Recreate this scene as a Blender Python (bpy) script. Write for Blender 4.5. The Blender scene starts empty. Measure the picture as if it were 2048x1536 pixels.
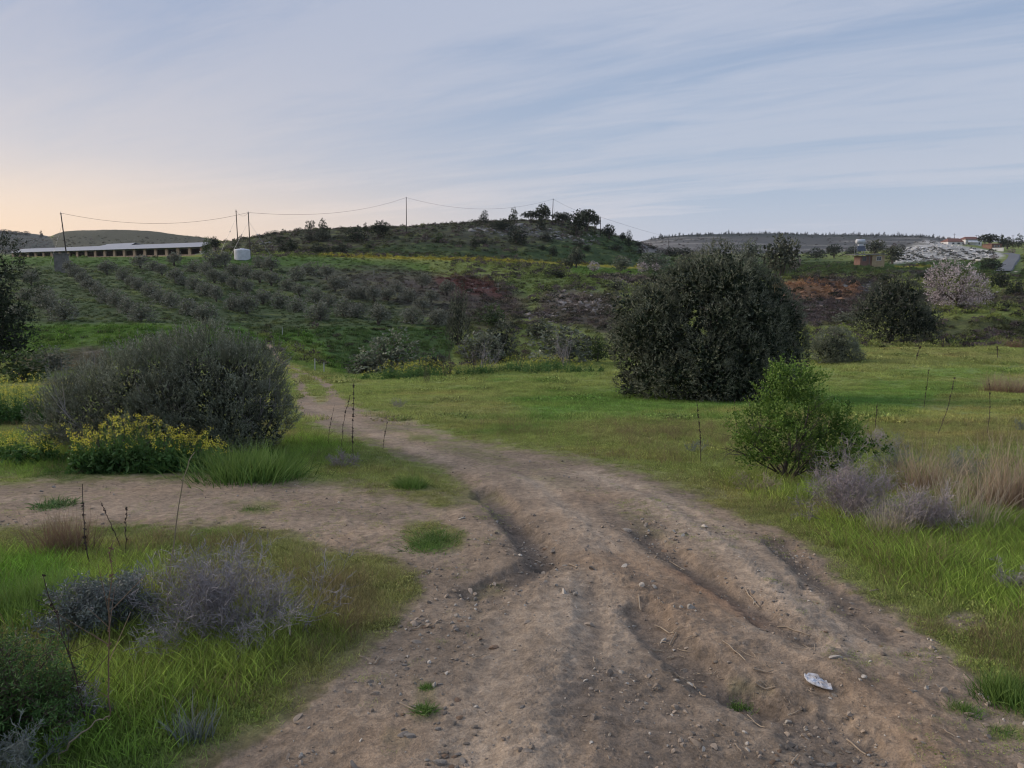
import bpy, math
import numpy as np

# ------------------------------------------------------------------ camera, light, exposure
SC = bpy.context.scene
COL = SC.collection
FPX, CX, CY = 1500.0, 1024.0, 768.0
PITCH = math.radians(8.46)
cam_d = bpy.data.cameras.new('camera')
cam = bpy.data.objects.new('camera', cam_d)
COL.objects.link(cam)
cam_d.sensor_width = 36.0
cam_d.lens = FPX / 2048 * 36.0
cam_d.clip_start = 0.05
cam_d.clip_end = 12000
cam.location = (0, 0, 0)
cam.rotation_euler = (math.pi / 2 - PITCH, 0, 0)
SC.camera = cam
SC.view_settings.view_transform = 'Standard'
SC.view_settings.look = 'None'
SC.view_settings.exposure = 0.85
SC.view_settings.gamma = 1.0
SC.view_settings.use_curve_mapping = False
SC.cycles.pixel_filter_type = 'BLACKMAN_HARRIS'
SC.cycles.filter_width = 1.15
SC.cycles.max_bounces = 5
SC.cycles.diffuse_bounces = 3
SC.cycles.glossy_bounces = 1
SC.cycles.transmission_bounces = 2
SC.cycles.transparent_max_bounces = 4

SUN_AZ = math.radians(-72)      # seen left of the view axis (+Y)
SUN_EL = math.radians(24)
sun_d = bpy.data.lights.new('sun', 'SUN')
sun = bpy.data.objects.new('sun', sun_d)
COL.objects.link(sun)
sun_d.energy = 1.5
sun_d.angle = math.radians(38)
sun_d.color = (1.0, 0.86, 0.70)
sun.rotation_euler = (math.pi / 2 - SUN_EL, 0, math.pi - SUN_AZ)


class NT:
    """small node-tree helper"""
    def __init__(s, tree):
        s.t = tree
        s.n = tree.nodes
        s.n.clear()

    def node(s, typ, **kw):
        nd = s.n.new(typ)
        for k, v in kw.items():
            setattr(nd, k, v)
        return nd

    def put(s, sock, v):
        if hasattr(v, 'is_output'):
            s.t.links.new(v, sock)
        elif v is not None:
            sock.default_value = v

    def math(s, op, a, b=None, c=None, clamp=False):
        nd = s.node('ShaderNodeMath', operation=op, use_clamp=clamp)
        for i, v in enumerate((a, b, c)):
            if v is not None:
                s.put(nd.inputs[i], v)
        return nd.outputs[0]

    def vmath(s, op, a, b=None, out=0):
        nd = s.node('ShaderNodeVectorMath', operation=op)
        s.put(nd.inputs[0], a)
        if b is not None:
            s.put(nd.inputs[1], b)
        return nd.outputs[out]

    def mix(s, f, a, b, typ='MIX'):
        nd = s.node('ShaderNodeMix', data_type='RGBA', blend_type=typ)
        s.put(nd.inputs[0], f)
        s.put(nd.inputs[6], a if hasattr(a, 'is_output') else (*a, 1)[:4])
        s.put(nd.inputs[7], b if hasattr(b, 'is_output') else (*b, 1)[:4])
        return nd.outputs[2]

    def noise(s, vec, scale, detail=3, rough=0.55, dist=0.0):
        nd = s.node('ShaderNodeTexNoise')
        s.put(nd.inputs['Vector'], vec)
        nd.inputs['Scale'].default_value = scale
        nd.inputs['Detail'].default_value = detail
        nd.inputs['Roughness'].default_value = rough
        nd.inputs['Distortion'].default_value = dist
        return nd.outputs[0]

    def ramp(s, f, lo, hi, a=0.0, b=1.0):
        nd = s.node('ShaderNodeMapRange', interpolation_type='SMOOTHSTEP')
        s.put(nd.inputs[0], f)
        for i, v in zip((1, 2, 3, 4), (lo, hi, a, b)):
            nd.inputs[i].default_value = v
        return nd.outputs[0]

    def xyz(s, x, y, z):
        nd = s.node('ShaderNodeCombineXYZ')
        for i, v in enumerate((x, y, z)):
            s.put(nd.inputs[i], v)
        return nd.outputs[0]


# ------------------------------------------------------------------ world
def make_world():
    w = bpy.data.worlds.new('World')
    SC.world = w
    w.use_nodes = True
    T = NT(w.node_tree)
    out = T.node('ShaderNodeOutputWorld')
    bg = T.node('ShaderNodeBackground')
    sky = T.node('ShaderNodeTexSky', sky_type='NISHITA')
    sky.sun_disc = False
    sky.sun_elevation = math.radians(4)
    sky.sun_rotation = SUN_AZ
    sky.air_density = 1.0
    sky.dust_density = 1.5
    sky.ozone_density = 2.0
    d = T.node('ShaderNodeTexCoord').outputs['Generated']
    sep = T.node('ShaderNodeSeparateXYZ')
    T.put(sep.inputs[0], d)
    x, y, z = sep.outputs
    zc = T.math('MAXIMUM', z, 0.0)
    den = T.math('ADD', zc, 0.07)
    px = T.math('DIVIDE', x, den)
    py = T.math('DIVIDE', y, den)
    # turn the cloud sheet so that its streaks run away towards the left horizon
    a = math.radians(-32)
    rx = T.math('ADD', T.math('MULTIPLY', px, math.cos(a)), T.math('MULTIPLY', py, math.sin(a)))
    ry = T.math('SUBTRACT', T.math('MULTIPLY', py, math.cos(a)), T.math('MULTIPLY', px, math.sin(a)))
    v1 = T.xyz(T.math('MULTIPLY', rx, 0.16), T.math('MULTIPLY', ry, 0.75), 1.3)
    n1 = T.noise(v1, 1.0, 6, 0.55, 0.7)
    v2 = T.xyz(T.math('MULTIPLY', rx, 0.55), T.math('MULTIPLY', ry, 1.9), 4.1)
    n2 = T.noise(v2, 1.0, 5, 0.6, 1.0)
    n = T.math('ADD', T.math('MULTIPLY', n1, 0.72), T.math('MULTIPLY', n2, 0.28))
    v3 = T.xyz(T.math('MULTIPLY', rx, 1.1), T.math('MULTIPLY', ry, 4.2), 7.7)
    n3 = T.noise(v3, 1.0, 5, 0.65, 1.4)
    n = T.math('ADD', n, T.math('MULTIPLY', T.math('SUBTRACT', n3, .5), .22))
    streak = T.ramp(n, 0.40, 0.61)
    # where the glow of the set sun sits
    sx, sy = math.sin(SUN_AZ), math.cos(SUN_AZ)
    hl = T.math('SQRT', T.math('ADD', T.math('MULTIPLY', x, x), T.math('MULTIPLY', y, y)))
    ca = T.math('DIVIDE', T.math('ADD', T.math('MULTIPLY', x, sx), T.math('MULTIPLY', y, sy)), T.math('MAXIMUM', hl, 0.001))
    side = T.ramp(ca, 0.05, 1.0)
    low = T.ramp(z, 0.0, 0.34, 1.0, 0.0)
    vlow = T.ramp(z, 0.02, 0.15, 1.0, 0.0)
    warm = T.math('MULTIPLY', side, low)
    nis = T.vmath('SCALE', sky.outputs[0])
    nis_n = nis.node
    nis_n.inputs[3].default_value = 0.02
    blue = T.mix(low, (0.215, 0.275, 0.395), (0.285, 0.352, 0.462))
    blue = T.mix(T.math('MULTIPLY', side, 0.7), blue, (0.245, 0.28, 0.39))
    veil = T.mix(side, (0.36, 0.385, 0.465), (0.315, 0.325, 0.40))
    veil = T.mix(T.math('MULTIPLY', vlow, 0.8), veil, (0.53, 0.51, 0.565))
    c = T.mix(T.math('MAXIMUM', T.math('MULTIPLY', streak, 0.78), T.math('MULTIPLY', vlow, 0.5)), blue, veil)
    c = T.mix(T.math('MULTIPLY', warm, 0.95), c, (0.56, 0.48, 0.45))
    c = T.mix(T.math('MULTIPLY', T.math('MULTIPLY', side, vlow), 0.9), c, (0.74, 0.54, 0.38))
    cc = T.vmath('ADD', T.vmath('SCALE', c), nis)
    cc.node.inputs[0].links[0].from_node.inputs[3].default_value = 0.755
    T.put(bg.inputs[0], cc)
    bg.inputs[1].default_value = 1.0
    T.put(out.inputs[0], bg.outputs[0])


make_world()

# ------------------------------------------------------------------ numeric helpers
rng = np.random.default_rng(11)
CT, ST = math.cos(PITCH), math.sin(PITCH)


def ray(u, v):
    """pixel of the photograph -> (X/Y, Z/Y)"""
    up = (np.asarray(u, float) - CX) / FPX
    vp = (np.asarray(v, float) - CY) / FPX
    dy = CT - vp * ST
    return up / dy, (-vp * CT - ST) / dy


def proj(X, Y, Z):
    dep = np.maximum(Y * CT - Z * ST, 1e-3)
    upc = Y * ST + Z * CT
    return CX + FPX * X / dep, CY - FPX * upc / dep


def _hash(ix, iy, seed):
    h = (ix.astype(np.int64) * 374761393 + iy.astype(np.int64) * 668265263 + seed * 974634777) & 0xFFFFFFFF
    h = ((h ^ (h >> 13)) * 1274126177) & 0xFFFFFFFF
    h = (h ^ (h >> 16)) & 0xFFFFFFFF
    return h / 4294967295.0


def vnoise(x, y, seed=0):
    ix, iy = np.floor(x), np.floor(y)
    fx, fy = x - ix, y - iy
    fx = fx * fx * (3 - 2 * fx)
    fy = fy * fy * (3 - 2 * fy)
    a = _hash(ix, iy, seed)
    b = _hash(ix + 1, iy, seed)
    c = _hash(ix, iy + 1, seed)
    d = _hash(ix + 1, iy + 1, seed)
    return (a + (b - a) * fx) * (1 - fy) + (c + (d - c) * fx) * fy


def fbm(x, y, seed=0, octv=4, gain=0.5):
    s = 0.0
    amp, tot = 1.0, 0.0
    for i in range(octv):
        s = s + amp * vnoise(x * 2 ** i + 17.3 * i, y * 2 ** i - 9.1 * i, seed + i)
        tot += amp
        amp *= gain
    return s / tot * 2 - 1


def sstep(a, b, x):
    t = np.clip((x - a) / (b - a), 0, 1)
    return t * t * (3 - 2 * t)


def pchip(x, y, xi):
    x, y = np.asarray(x, float), np.asarray(y, float)
    h = np.diff(x)
    dl = np.diff(y) / h
    m = np.zeros_like(y)
    for i in range(1, len(x) - 1):
        if dl[i - 1] * dl[i] > 0:
            w1, w2 = 2 * h[i] + h[i - 1], h[i] + 2 * h[i - 1]
            m[i] = (w1 + w2) / (w1 / dl[i - 1] + w2 / dl[i])
    m[0], m[-1] = dl[0], dl[-1]
    k = np.clip(np.searchsorted(x, xi) - 1, 0, len(h) - 1)
    t = np.clip((xi - x[k]) / h[k], 0, 1)
    t2, t3 = t * t, t * t * t
    return ((2 * t3 - 3 * t2 + 1) * y[k] + (t3 - 2 * t2 + t) * h[k] * m[k]
            + (-2 * t3 + 3 * t2) * y[k + 1] + (t3 - t2) * h[k] * m[k + 1])


# ------------------------------------------------------------------ the lie of the land
CAM_H = 1.67
SLOPE = 0.1027                    # the track runs downhill from the viewer
# each profile: bearing (as a column of the photo) -> (distance in metres, row at which the ground lies there)
PROFILES = {
    -1500: "40:757 48:735 54:700 60:662 70:628 85:590 105:555 130:535 140:522 147:515 160:515 250:517 400:512 600:500 900:485 1300:466 1800:475 3400:500",
    -500: "40:757 48:735 54:700 60:662 70:628 85:590 105:555 130:535 140:522 147:515 160:515 250:517 400:512 600:500 900:485 1300:462 1800:475 3400:500",
    0: "40:757 48:735 54:700 60:662 70:628 85:590 105:555 130:535 140:522 147:515 160:515 250:517 400:512 600:502 900:484 1300:463 1800:475 3400:500",
    90: "40:757 48:735 54:700 60:660 70:630 85:592 105:557 130:535 140:522 147:515 160:515 250:517 400:512 600:502 850:482 1100:476 1400:470 3400:500",
    140: "40:757 48:735 54:700 60:660 70:630 85:593 105:558 130:535 140:522 147:515 160:515 250:517 400:512 600:500 850:463 1100:480 1500:480 3400:500",
    256: "40:757 48:736 53:705 58:660 70:635 85:597 105:560 130:537 140:524 147:515 160:515 250:517 400:511 600:500 850:461 1100:480 1500:480 3400:500",
    384: "40:757 48:737 54:704 60:662 72:640 87:603 106:565 130:540 141:525 148:514 162:513 250:513 400:508 600:498 850:473 1100:485 1500:485 3400:500",
    440: "40:757 48:737 55:706 62:672 74:646 88:610 108:568 130:542 142:525 149:512 164:509 200:504 235:486 300:492 500:492 850:481 1100:490 3400:500",
    512: "40:757 48:738 56:712 64:690 75:655 90:622 110:576 130:546 142:526 149:512 165:509 195:500 235:476 300:492 500:500 3400:510",
    560: "40:757 48:738 56:716 65:690 76:655 90:622 110:576 130:546 142:526 150:513 165:510 192:497 237:466 310:485 500:500 3400:510",
    600: "40:757 48:740 56:722 66:690 76:655 90:622 110:577 130:546 142:527 151:513 166:510 190:496 240:462 320:475 500:500 3400:510",
    700: "40:758 48:750 56:742 66:700 76:655 90:624 110:580 130:548 143:528 153:515 168:511 190:492 240:456 330:472 500:500 3400:510",
    768: "40:758 48:748 54:758 60:745 69:700 78:658 92:628 110:584 130:550 145:530 154:517 170:512 190:490 240:455 330:472 500:500 3400:510",
    900: "38:755 46:738 54:760 62:752 72:700 84:655 96:625 112:586 130:556 146:540 157:524 174:517 200:482 250:449 340:468 500:500 3400:510",
    1024: "36:757 44:736 50:727 58:762 66:750 76:700 88:655 101:620 116:588 132:564 148:548 161:532 180:524 212:485 260:442 350:462 500:500 3400:510",
    1130: "34:762 42:738 50:719 60:752 72:728 82:690 94:640 108:602 122:577 136:560 151:548 167:540 184:533 217:490 265:446 350:467 500:500 3400:510",
    1220: "34:764 40:745 50:725 62:745 74:720 86:672 98:630 111:596 126:571 140:558 153:551 168:546 190:537 222:500 270:468 350:486 500:498 3400:510",
    1290: "34:762 40:740 50:716 62:725 74:705 88:662 100:625 113:594 128:571 142:559 154:552 168:547 190:540 224:518 272:490 350:497 500:500 700:490 950:480 1300:490 3400:500",
    1400: "34:760 40:738 50:712 62:700 76:682 90:642 105:602 120:577 140:560 165:549 190:542 230:530 300:520 400:510 550:502 900:471 1300:480 3400:500",
    1560: "34:760 40:738 50:706 60:692 72:678 82:662 92:628 104:600 114:565 125:556 160:548 200:540 300:530 400:520 600:503 900:470 1300:480 3400:500",
    1700: "34:758 40:735 50:706 60:690 72:678 84:655 96:622 108:600 118:574 130:560 145:545 165:537 200:535 300:528 400:515 600:505 900:471 1300:480 3400:500",
    1780: "34:756 40:730 50:704 60:690 68:680 76:655 88:620 102:602 120:576 140:556 165:545 200:540 250:532 305:508 355:492 430:499 600:500 900:472 1300:480 3400:500",
    1850: "34:754 40:728 50:702 60:690 67:675 74:630 80:616 92:607 106:595 124:573 145:556 175:545 240:538 290:522 340:489 380:486 450:494 600:494 900:474 1300:482 3400:500",
    1920: "34:752 40:727 50:702 60:690 67:665 73:622 80:613 92:608 106:598 124:576 150:558 180:545 240:538 290:522 340:498 395:490 450:489 520:492 800:490 1000:480 1400:488 3400:500",
    1990: "34:752 40:727 50:701 60:688 67:660 73:618 80:613 92:608 108:596 128:575 152:558 182:545 225:542 260:528 310:513 380:503 450:496 600:494 1000:487 1500:490 3400:500",
    2060: "34:752 40:727 50:701 60:688 67:660 73:618 80:613 92:606 108:592 128:572 152:557 182:546 230:540 280:524 340:512 420:505 500:498 700:492 1000:487 1500:490 3400:500",
    2800: "34:752 40:727 50:701 60:688 67:658 73:618 80:612 92:600 108:585 128:570 152:556 182:548 230:540 280:530 340:520 420:510 500:500 700:492 1000:484 1500:488 3400:500",
}
NL = 700
LY0, LY1 = math.log(18.0), math.log(3400.0)
_ly = np.linspace(LY0, LY1, NL)


def _plane_t(Y):
    return -CAM_H / Y - SLOPE


_cols, _tab = [], []
for _u, _txt in PROFILES.items():
    ys, vs = zip(*[map(float, p.split(':')) for p in _txt.split()])
    tt = [ray(CX, v)[1] for v in vs]
    pre = [18.0, 21.0, 24.0, 28.0]
    ys = pre + list(ys)
    tt = [_plane_t(q) for q in pre] + list(tt)
    _cols.append((_u - CX) / FPX / 1.008)
    _tab.append(pchip(np.log(ys), tt, _ly))
_tab = np.array(_tab)
NSG = 900
_sg = np.linspace(_cols[0], _cols[-1], NSG)
_T = np.array([pchip(_cols, _tab[:, j], _sg) for j in range(NL)]).T
_k = np.exp(-0.5 * (np.arange(-8, 9) / 3.2) ** 2)
_k /= _k.sum()
_pad = np.pad(_T, ((8, 8), (0, 0)), 'edge')
_T = sum(_k[i] * _pad[i:i + NSG] for i in range(17))


def base_t(s, Y):
    tp = _plane_t(np.maximum(Y, 0.05))
    a = np.clip((s - _sg[0]) / (_sg[-1] - _sg[0]) * (NSG - 1), 0, NSG - 1.001)
    b = np.clip((np.log(np.maximum(Y, 1.0)) - LY0) / (LY1 - LY0) * (NL - 1), 0, NL - 1.001)
    ia, ib = a.astype(int), b.astype(int)
    fa, fb = a - ia, b - ib
    tt = ((_T[ia, ib] * (1 - fb) + _T[ia, ib + 1] * fb) * (1 - fa)
          + (_T[ia + 1, ib] * (1 - fb) + _T[ia + 1, ib + 1] * fb) * fa)
    w = sstep(20, 27, Y)
    return tp * (1 - w) + tt * w


_march = np.exp(np.linspace(math.log(1.6), math.log(3000), 1600))


def on_ground(u, v, ymin=0.0):
    """photo pixel -> world X, Y of the first ground the ray meets"""
    u, v = np.atleast_1d(np.asarray(u, float)), np.atleast_1d(np.asarray(v, float))
    X, Y = [], []
    for uu, vv in zip(u, v):
        s, t = ray(uu, vv)
        d = base_t(np.full(1600, float(s)), _march) - t
        ok = np.where((d >= 0) & (_march > ymin))[0]
        i = ok[0] if len(ok) else 1599
        if i > 0 and d[i - 1] < 0:
            f = -d[i - 1] / (d[i] - d[i - 1])
            yy = _march[i - 1] * (1 - f) + _march[i] * f
        else:
            yy = _march[i]
        X.append(s * yy)
        Y.append(yy)
    return np.array(X), np.array(Y)


def polyline_dist(X, Y, px, py):
    best = np.full(X.shape, 1e9)
    for i in range(len(px) - 1):
        ax, ay, bx, by = px[i], py[i], px[i + 1], py[i + 1]
        dx, dy = bx - ax, by - ay
        L = dx * dx + dy * dy + 1e-9
        t = np.clip(((X - ax) * dx + (Y - ay) * dy) / L, 0, 1)
        best = np.minimum(best, np.hypot(X - ax - t * dx, Y - ay - t * dy))
    return best


# gullies, ruts and banks of the track: pixels, half width (m), height (m)
FEATURES = [
    ([(975, 985), (1005, 1020), (1035, 1060), (1075, 1110), (1085, 1135)], 0.15, -0.15),
    ([(1085, 1135), (1060, 1155), (1000, 1172), (950, 1190)], 0.12, -0.07),
    ([(940, 1030), (980, 1075), (1010, 1120), (1020, 1140)], 0.26, 0.07),
    ([(1290, 1075), (1340, 1110), (1420, 1165), (1500, 1215), (1560, 1262), (1620, 1285)], 0.11, -0.11),
    ([(1285, 1225), (1320, 1275), (1375, 1320), (1440, 1375), (1520, 1400)], 0.12, -0.11),
    ([(1520, 1400), (1620, 1440), (1680, 1490), (1740, 1560)], 0.18, -0.09),
    ([(1560, 1090), (1610, 1140), (1650, 1180)], 0.12, -0.08),
    ([(1680, 1230), (1740, 1270)], 0.14, -0.05),
    ([(1150, 1040), (1200, 1110), (1330, 1195), (1470, 1275), (1600, 1330)], 0.34, 0.06),
    ([(1290, 990), (1400, 1050), (1530, 1150), (1640, 1240)], 0.30, 0.05),
    ([(1150, 1160), (1130, 1260), (1110, 1400), (1090, 1536)], 0.35, 0.05),
    ([(1220, 1190), (1240, 1250), (1260, 1320), (1300, 1420)], 0.22, -0.03),
    ([(680, 860), (790, 900), (900, 960), (960, 1000)], 0.25, -0.06),
    ([(940, 945), (1060, 1005), (1150, 1060)], 0.28, 0.03),
    ([(620, 810), (700, 845), (800, 885), (930, 935)], 0.33, -0.05),
    ([(680, 800), (760, 828), (880, 865), (1040, 915), (1200, 955)], 0.35, -0.04),
    ([(880, 900), (1000, 950), (1130, 1000)], 0.22, 0.03),
    ([(1185, 1090), (1260, 1150), (1400, 1235), (1530, 1305), (1640, 1375), (1760, 1480)], 0.10, -0.035),
    ([(1050, 950), (1160, 1030), (1240, 1110), (1380, 1190), (1520, 1262), (1650, 1330)], 0.09, -0.03),
    ([(1230, 960), (1340, 1010), (1470, 1090), (1580, 1180), (1690, 1290), (1790, 1400)], 0.09, -0.035),
    ([(1170, 1170), (1185, 1250), (1170, 1350), (1140, 1480), (1130, 1560)], 0.09, -0.035),
    ([(1020, 1250), (1000, 1350), (960, 1450), (930, 1560)], 0.12, -0.03),
    ([(1700, 1360), (1760, 1400), (1830, 1480), (1880, 1540)], 0.25, 0.05),
]
_feat = []
for pts, w, hgt in FEATURES:
    fx, fy = on_ground([p[0] for p in pts], [p[1] for p in pts])
    _feat.append((fx, fy, w, hgt * (.50 if hgt < 0 else .7)))


def along_across(X, Y, px, py):
    best = np.full(X.shape, 1e9)
    A, Cc = np.full(X.shape, -1.0), np.full(X.shape, 1e9)
    run = 0.0
    for i in range(len(px) - 1):
        ax, ay, bx, by = px[i], py[i], px[i + 1], py[i + 1]
        L = math.hypot(bx - ax, by - ay)
        dx, dy = (bx - ax) / L, (by - ay) / L
        t = (X - ax) * dx + (Y - ay) * dy
        c = (Y - ay) * dx - (X - ax) * dy
        d = np.hypot(np.maximum(np.maximum(-t, t - L), 0), c)
        b = d < best
        best = np.where(b, d, best)
        A = np.where(b, np.clip(t, 0, L) + run, A)
        Cc = np.where(b, np.where(d > np.abs(c) + 1e-6, 1e9, c), Cc)
        run += L
    return A, Cc


TREADS = [([(1040, 965), (1100, 1010), (1150, 1055), (1185, 1085)], .16), ([(1230, 1150), (1330, 1215), (1430, 1275), (1500, 1310)], .13),
          ([(1330, 1020), (1450, 1090), (1560, 1180), (1640, 1250)], .12), ([(1180, 1165), (1215, 1230), (1225, 1300)], .12),
          ([(1500, 1195), (1600, 1275), (1680, 1330)], .10), ([(1120, 1240), (1105, 1380), (1085, 1530)], .11)]
_treads = []
for pts, w in TREADS:
    fx, fy = on_ground([p[0] for p in pts], [p[1] for p in pts])
    _treads.append((fx, fy, w))


def height(X, Y):
    X, Y = np.asarray(X, float), np.asarray(Y, float)
    s = X / np.maximum(Y, 0.05)
    z = base_t(s, Y) * Y
    near = Y < 45
    if near.any():
        Xn, Yn = X[near], Y[near]
        dz = np.zeros_like(Xn)
        wob = 1 + 0.35 * fbm(Xn * 2.2, Yn * 2.2, 5, 3) + .30 * fbm(Xn * 9, Yn * 9, 14, 3)
        crumb = fbm(Xn * 11, Yn * 11, 16, 3)
        for fx, fy, w, hgt in _feat:
            d = polyline_dist(Xn, Yn, fx, fy)
            wb = wob if hgt < -.03 else .5 + .5 * np.clip(wob, .7, 1.3)
            k = (d / (w * wb)) ** 2
            e = np.exp(-k * (k if hgt < 0 else 1) * 0.9 if hgt < 0 else -k)
            dz += hgt * e + (.035 * crumb * e * (1 - e) * 4 if hgt < -.03 else 0) * sstep(16, 9, Yn)
        for fx, fy, w in _treads:
            a, c = along_across(Xn, Yn, fx, fy)
            m = (np.abs(c) < w) & (a > 0) & (a < 1e8)
            r = np.sin(a * 2 * np.pi / .085 + np.abs(c) * 24) * (np.abs(np.sin(c * np.pi / w * 1.5)) > .35)
            dz += np.where(m, .008 * r * sstep(w, w * .7, np.abs(c)), 0) * sstep(-.3, .4, wob - 1 + .1)
        dz += 0.010 * np.abs(fbm(Xn * 2.6, Yn * 2.6, 15, 4)) * sstep(30, 12, Yn)
        dz += 0.030 * fbm(Xn * 0.7, Yn * 0.7, 3, 3) * sstep(1, 5, Yn) + 0.006 * fbm(Xn * 5, Yn * 5, 4, 3)
        dz += 0.010 * fbm(Xn * 16, Yn * 16, 6, 3) * sstep(14, 6, Yn)
        z[near] += dz
    z += sstep(22, 50, Y) * 0.10 * fbm(X * 0.35, Y * 0.35, 7, 4)
    z += sstep(60, 110, Y) * 0.30 * fbm(X * 0.16, Y * 0.16, 8, 5)
    z += sstep(190, 260, Y) * 0.8 * fbm(X * 0.05, Y * 0.05, 9, 5)
    z += sstep(450, 800, Y) * 3.0 * fbm(X * 0.010, Y * 0.010, 12, 5)
    return z


def place(u, v, ymin=0.0):
    X, Y = on_ground(u, v, ymin)
    return float(X[0]), float(Y[0]), float(height(X, Y)[0])


# ------------------------------------------------------------------ what grows or lies where
def poly_sd(u, v, poly):
    """signed distance in pixels, positive inside"""
    px = np.array([p[0] for p in poly], float)
    py = np.array([p[1] for p in poly], float)
    best = np.full(u.shape, 1e9)
    inside = np.zeros(u.shape, bool)
    n = len(px)
    for i in range(n):
        ax, ay, bx, by = px[i], py[i], px[(i + 1) % n], py[(i + 1) % n]
        dx, dy = bx - ax, by - ay
        L = dx * dx + dy * dy + 1e-9
        t = np.clip(((u - ax) * dx + (v - ay) * dy) / L, 0, 1)
        best = np.minimum(best, np.hypot(u - ax - t * dx, v - ay - t * dy))
        c = ((ay > v) != (by > v)) & (u < (bx - ax) * (v - ay) / (by - ay + 1e-12) + ax)
        inside ^= c
    return np.where(inside, best, -best)


def mask(u, v, n, poly, soft, wob=1.0):
    """soft membership of a polygon with an uneven edge; n is noise in -1..1"""
    px = [p[0] for p in poly]
    py = [p[1] for p in poly]
    m = np.zeros(u.shape)
    e = soft * 3 + 30
    b = (u > min(px) - e) & (u < max(px) + e) & (v > min(py) - e) & (v < max(py) + e)
    if b.any():
        sd = poly_sd(u[b], v[b], poly)
        m[b] = sstep(-soft, soft, sd + n[b] * soft * wob)
    return m


DIRT = [(400, 1560), (560, 1450), (690, 1345), (790, 1250), (850, 1190), (840, 1140), (740, 1105), (590, 1065),
        (480, 1048), (330, 1052), (150, 1050), (-60, 1052), (-400, 1050), (-400, 968), (-60, 972), (60, 974),
        (160, 964), (330, 958), (520, 966), (680, 980), (800, 1000), (880, 1015), (960, 1005), (950, 975),
        (890, 935), (785, 898), (685, 864), (612, 838), (590, 812), (600, 794), (625, 796), (672, 796), (712, 814), (800, 842), (920, 883), (1050, 905),
        (1180, 925), (1290, 958), (1400, 1003), (1490, 1045), (1600, 1085), (1690, 1165), (1790, 1240), (1900, 1310),
        (1960, 1380), (2060, 1450), (2300, 1560), (2300, 2600), (-200, 2600)]
DIRT_ISLES = [  # grass standing on bare earth
    ([(810, 1045), (870, 1038), (935, 1065), (925, 1100), (830, 1105), (800, 1075)], 7, 1.0),
    ([(445, 1005), (520, 998), (565, 1010), (540, 1028), (450, 1024)], 6, 0.8),
    ([(70, 992), (110, 982), (145, 1000), (100, 1016)], 5, 0.5),
    ([(770, 965), (850, 950), (915, 985), (890, 1008), (790, 990)], 7, 1.0),
    ([(960, 985), (1000, 985), (1010, 1005), (975, 1010)], 8, 0.6),
    ([(730, 842), (790, 852), (870, 874), (1000, 910), (1050, 933), (960, 922), (860, 893), (780, 866)], 7, 0.6),
    ([(820, 868), (880, 872), (870, 885), (815, 880)], 4, 0.9),
    ([(1060, 935), (1180, 975), (1120, 975), (1050, 955)], 14, 0.35),
    ([(1230, 1015), (1300, 1040), (1340, 1080), (1280, 1070)], 14, 0.35),
    ([(1450, 1345), (1540, 1350), (1550, 1385), (1460, 1390)], 12, 0.4),
    ([(930, 1180), (1010, 1165), (1020, 1200), (950, 1230)], 12, 0.45),
    ([(830, 1360), (870, 1370), (875, 1440), (830, 1440)], 10, 0.6),
    ([(770, 1450), (830, 1460), (810, 1500), (760, 1490)], 10, 0.35),
    ([(1975, 1450), (2060, 1455), (2060, 1480), (1985, 1482)], 6, 0.9),
    ([(1900, 1400), (1950, 1405), (1940, 1430), (1890, 1425)], 8, 0.5),
    ([(1735, 1305), (1790, 1308), (1780, 1325), (1740, 1322)], 5, 0.5),
]
BARE_SPOTS = [([(1880, 1230), (1960, 1225), (1985, 1255), (1910, 1265)], 10, 0.9)]
RUT_L = ([(622, 830), (612, 800), (606, 784), (600, 770), (594, 760), (588, 748)], 0.25)
RUT_R = ([(690, 822), (668, 798), (660, 780), (652, 768), (632, 756), (606, 745), (580, 735), (556, 718), (545, 703), (538, 690)], 0.27)


def rut_world(r):
    fx, fy = on_ground([p[0] for p in r[0]], [p[1] for p in r[0]])
    return fx, fy, r[1]


_ruts = [rut_world(RUT_L), rut_world(RUT_R)]


def dirtness(u, v, X, Y, s, ly):
    n = fbm(s * 60, ly * 60, 31, 4, 0.6)
    n2 = fbm(X * 3.0, Y * 3.0, 33, 3)
    d = mask(u, v, n + .7 * n2 + .5 * fbm(X * 9, Y * 9, 34, 3), DIRT, 12, 1.25)
    for poly, soft, amt in DIRT_ISLES:
        d = d * (1 - amt * mask(u, v, n, poly, soft, 1.0) * (sstep(-0.5, 0.1, n2) if amt < 0.9 else 1))
    for poly, soft, amt in BARE_SPOTS:
        d = np.maximum(d, amt * mask(u, v, n, poly, soft))
    nr = (Y > 18) & (Y < 90)
    if nr.any():
        for fx, fy, w in _ruts:
            q = polyline_dist(X[nr], Y[nr], fx, fy) + 0.05 * n2[nr]
            d[nr] = np.maximum(d[nr], sstep(w * 1.25, w * 0.75, q))
    return d


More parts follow.
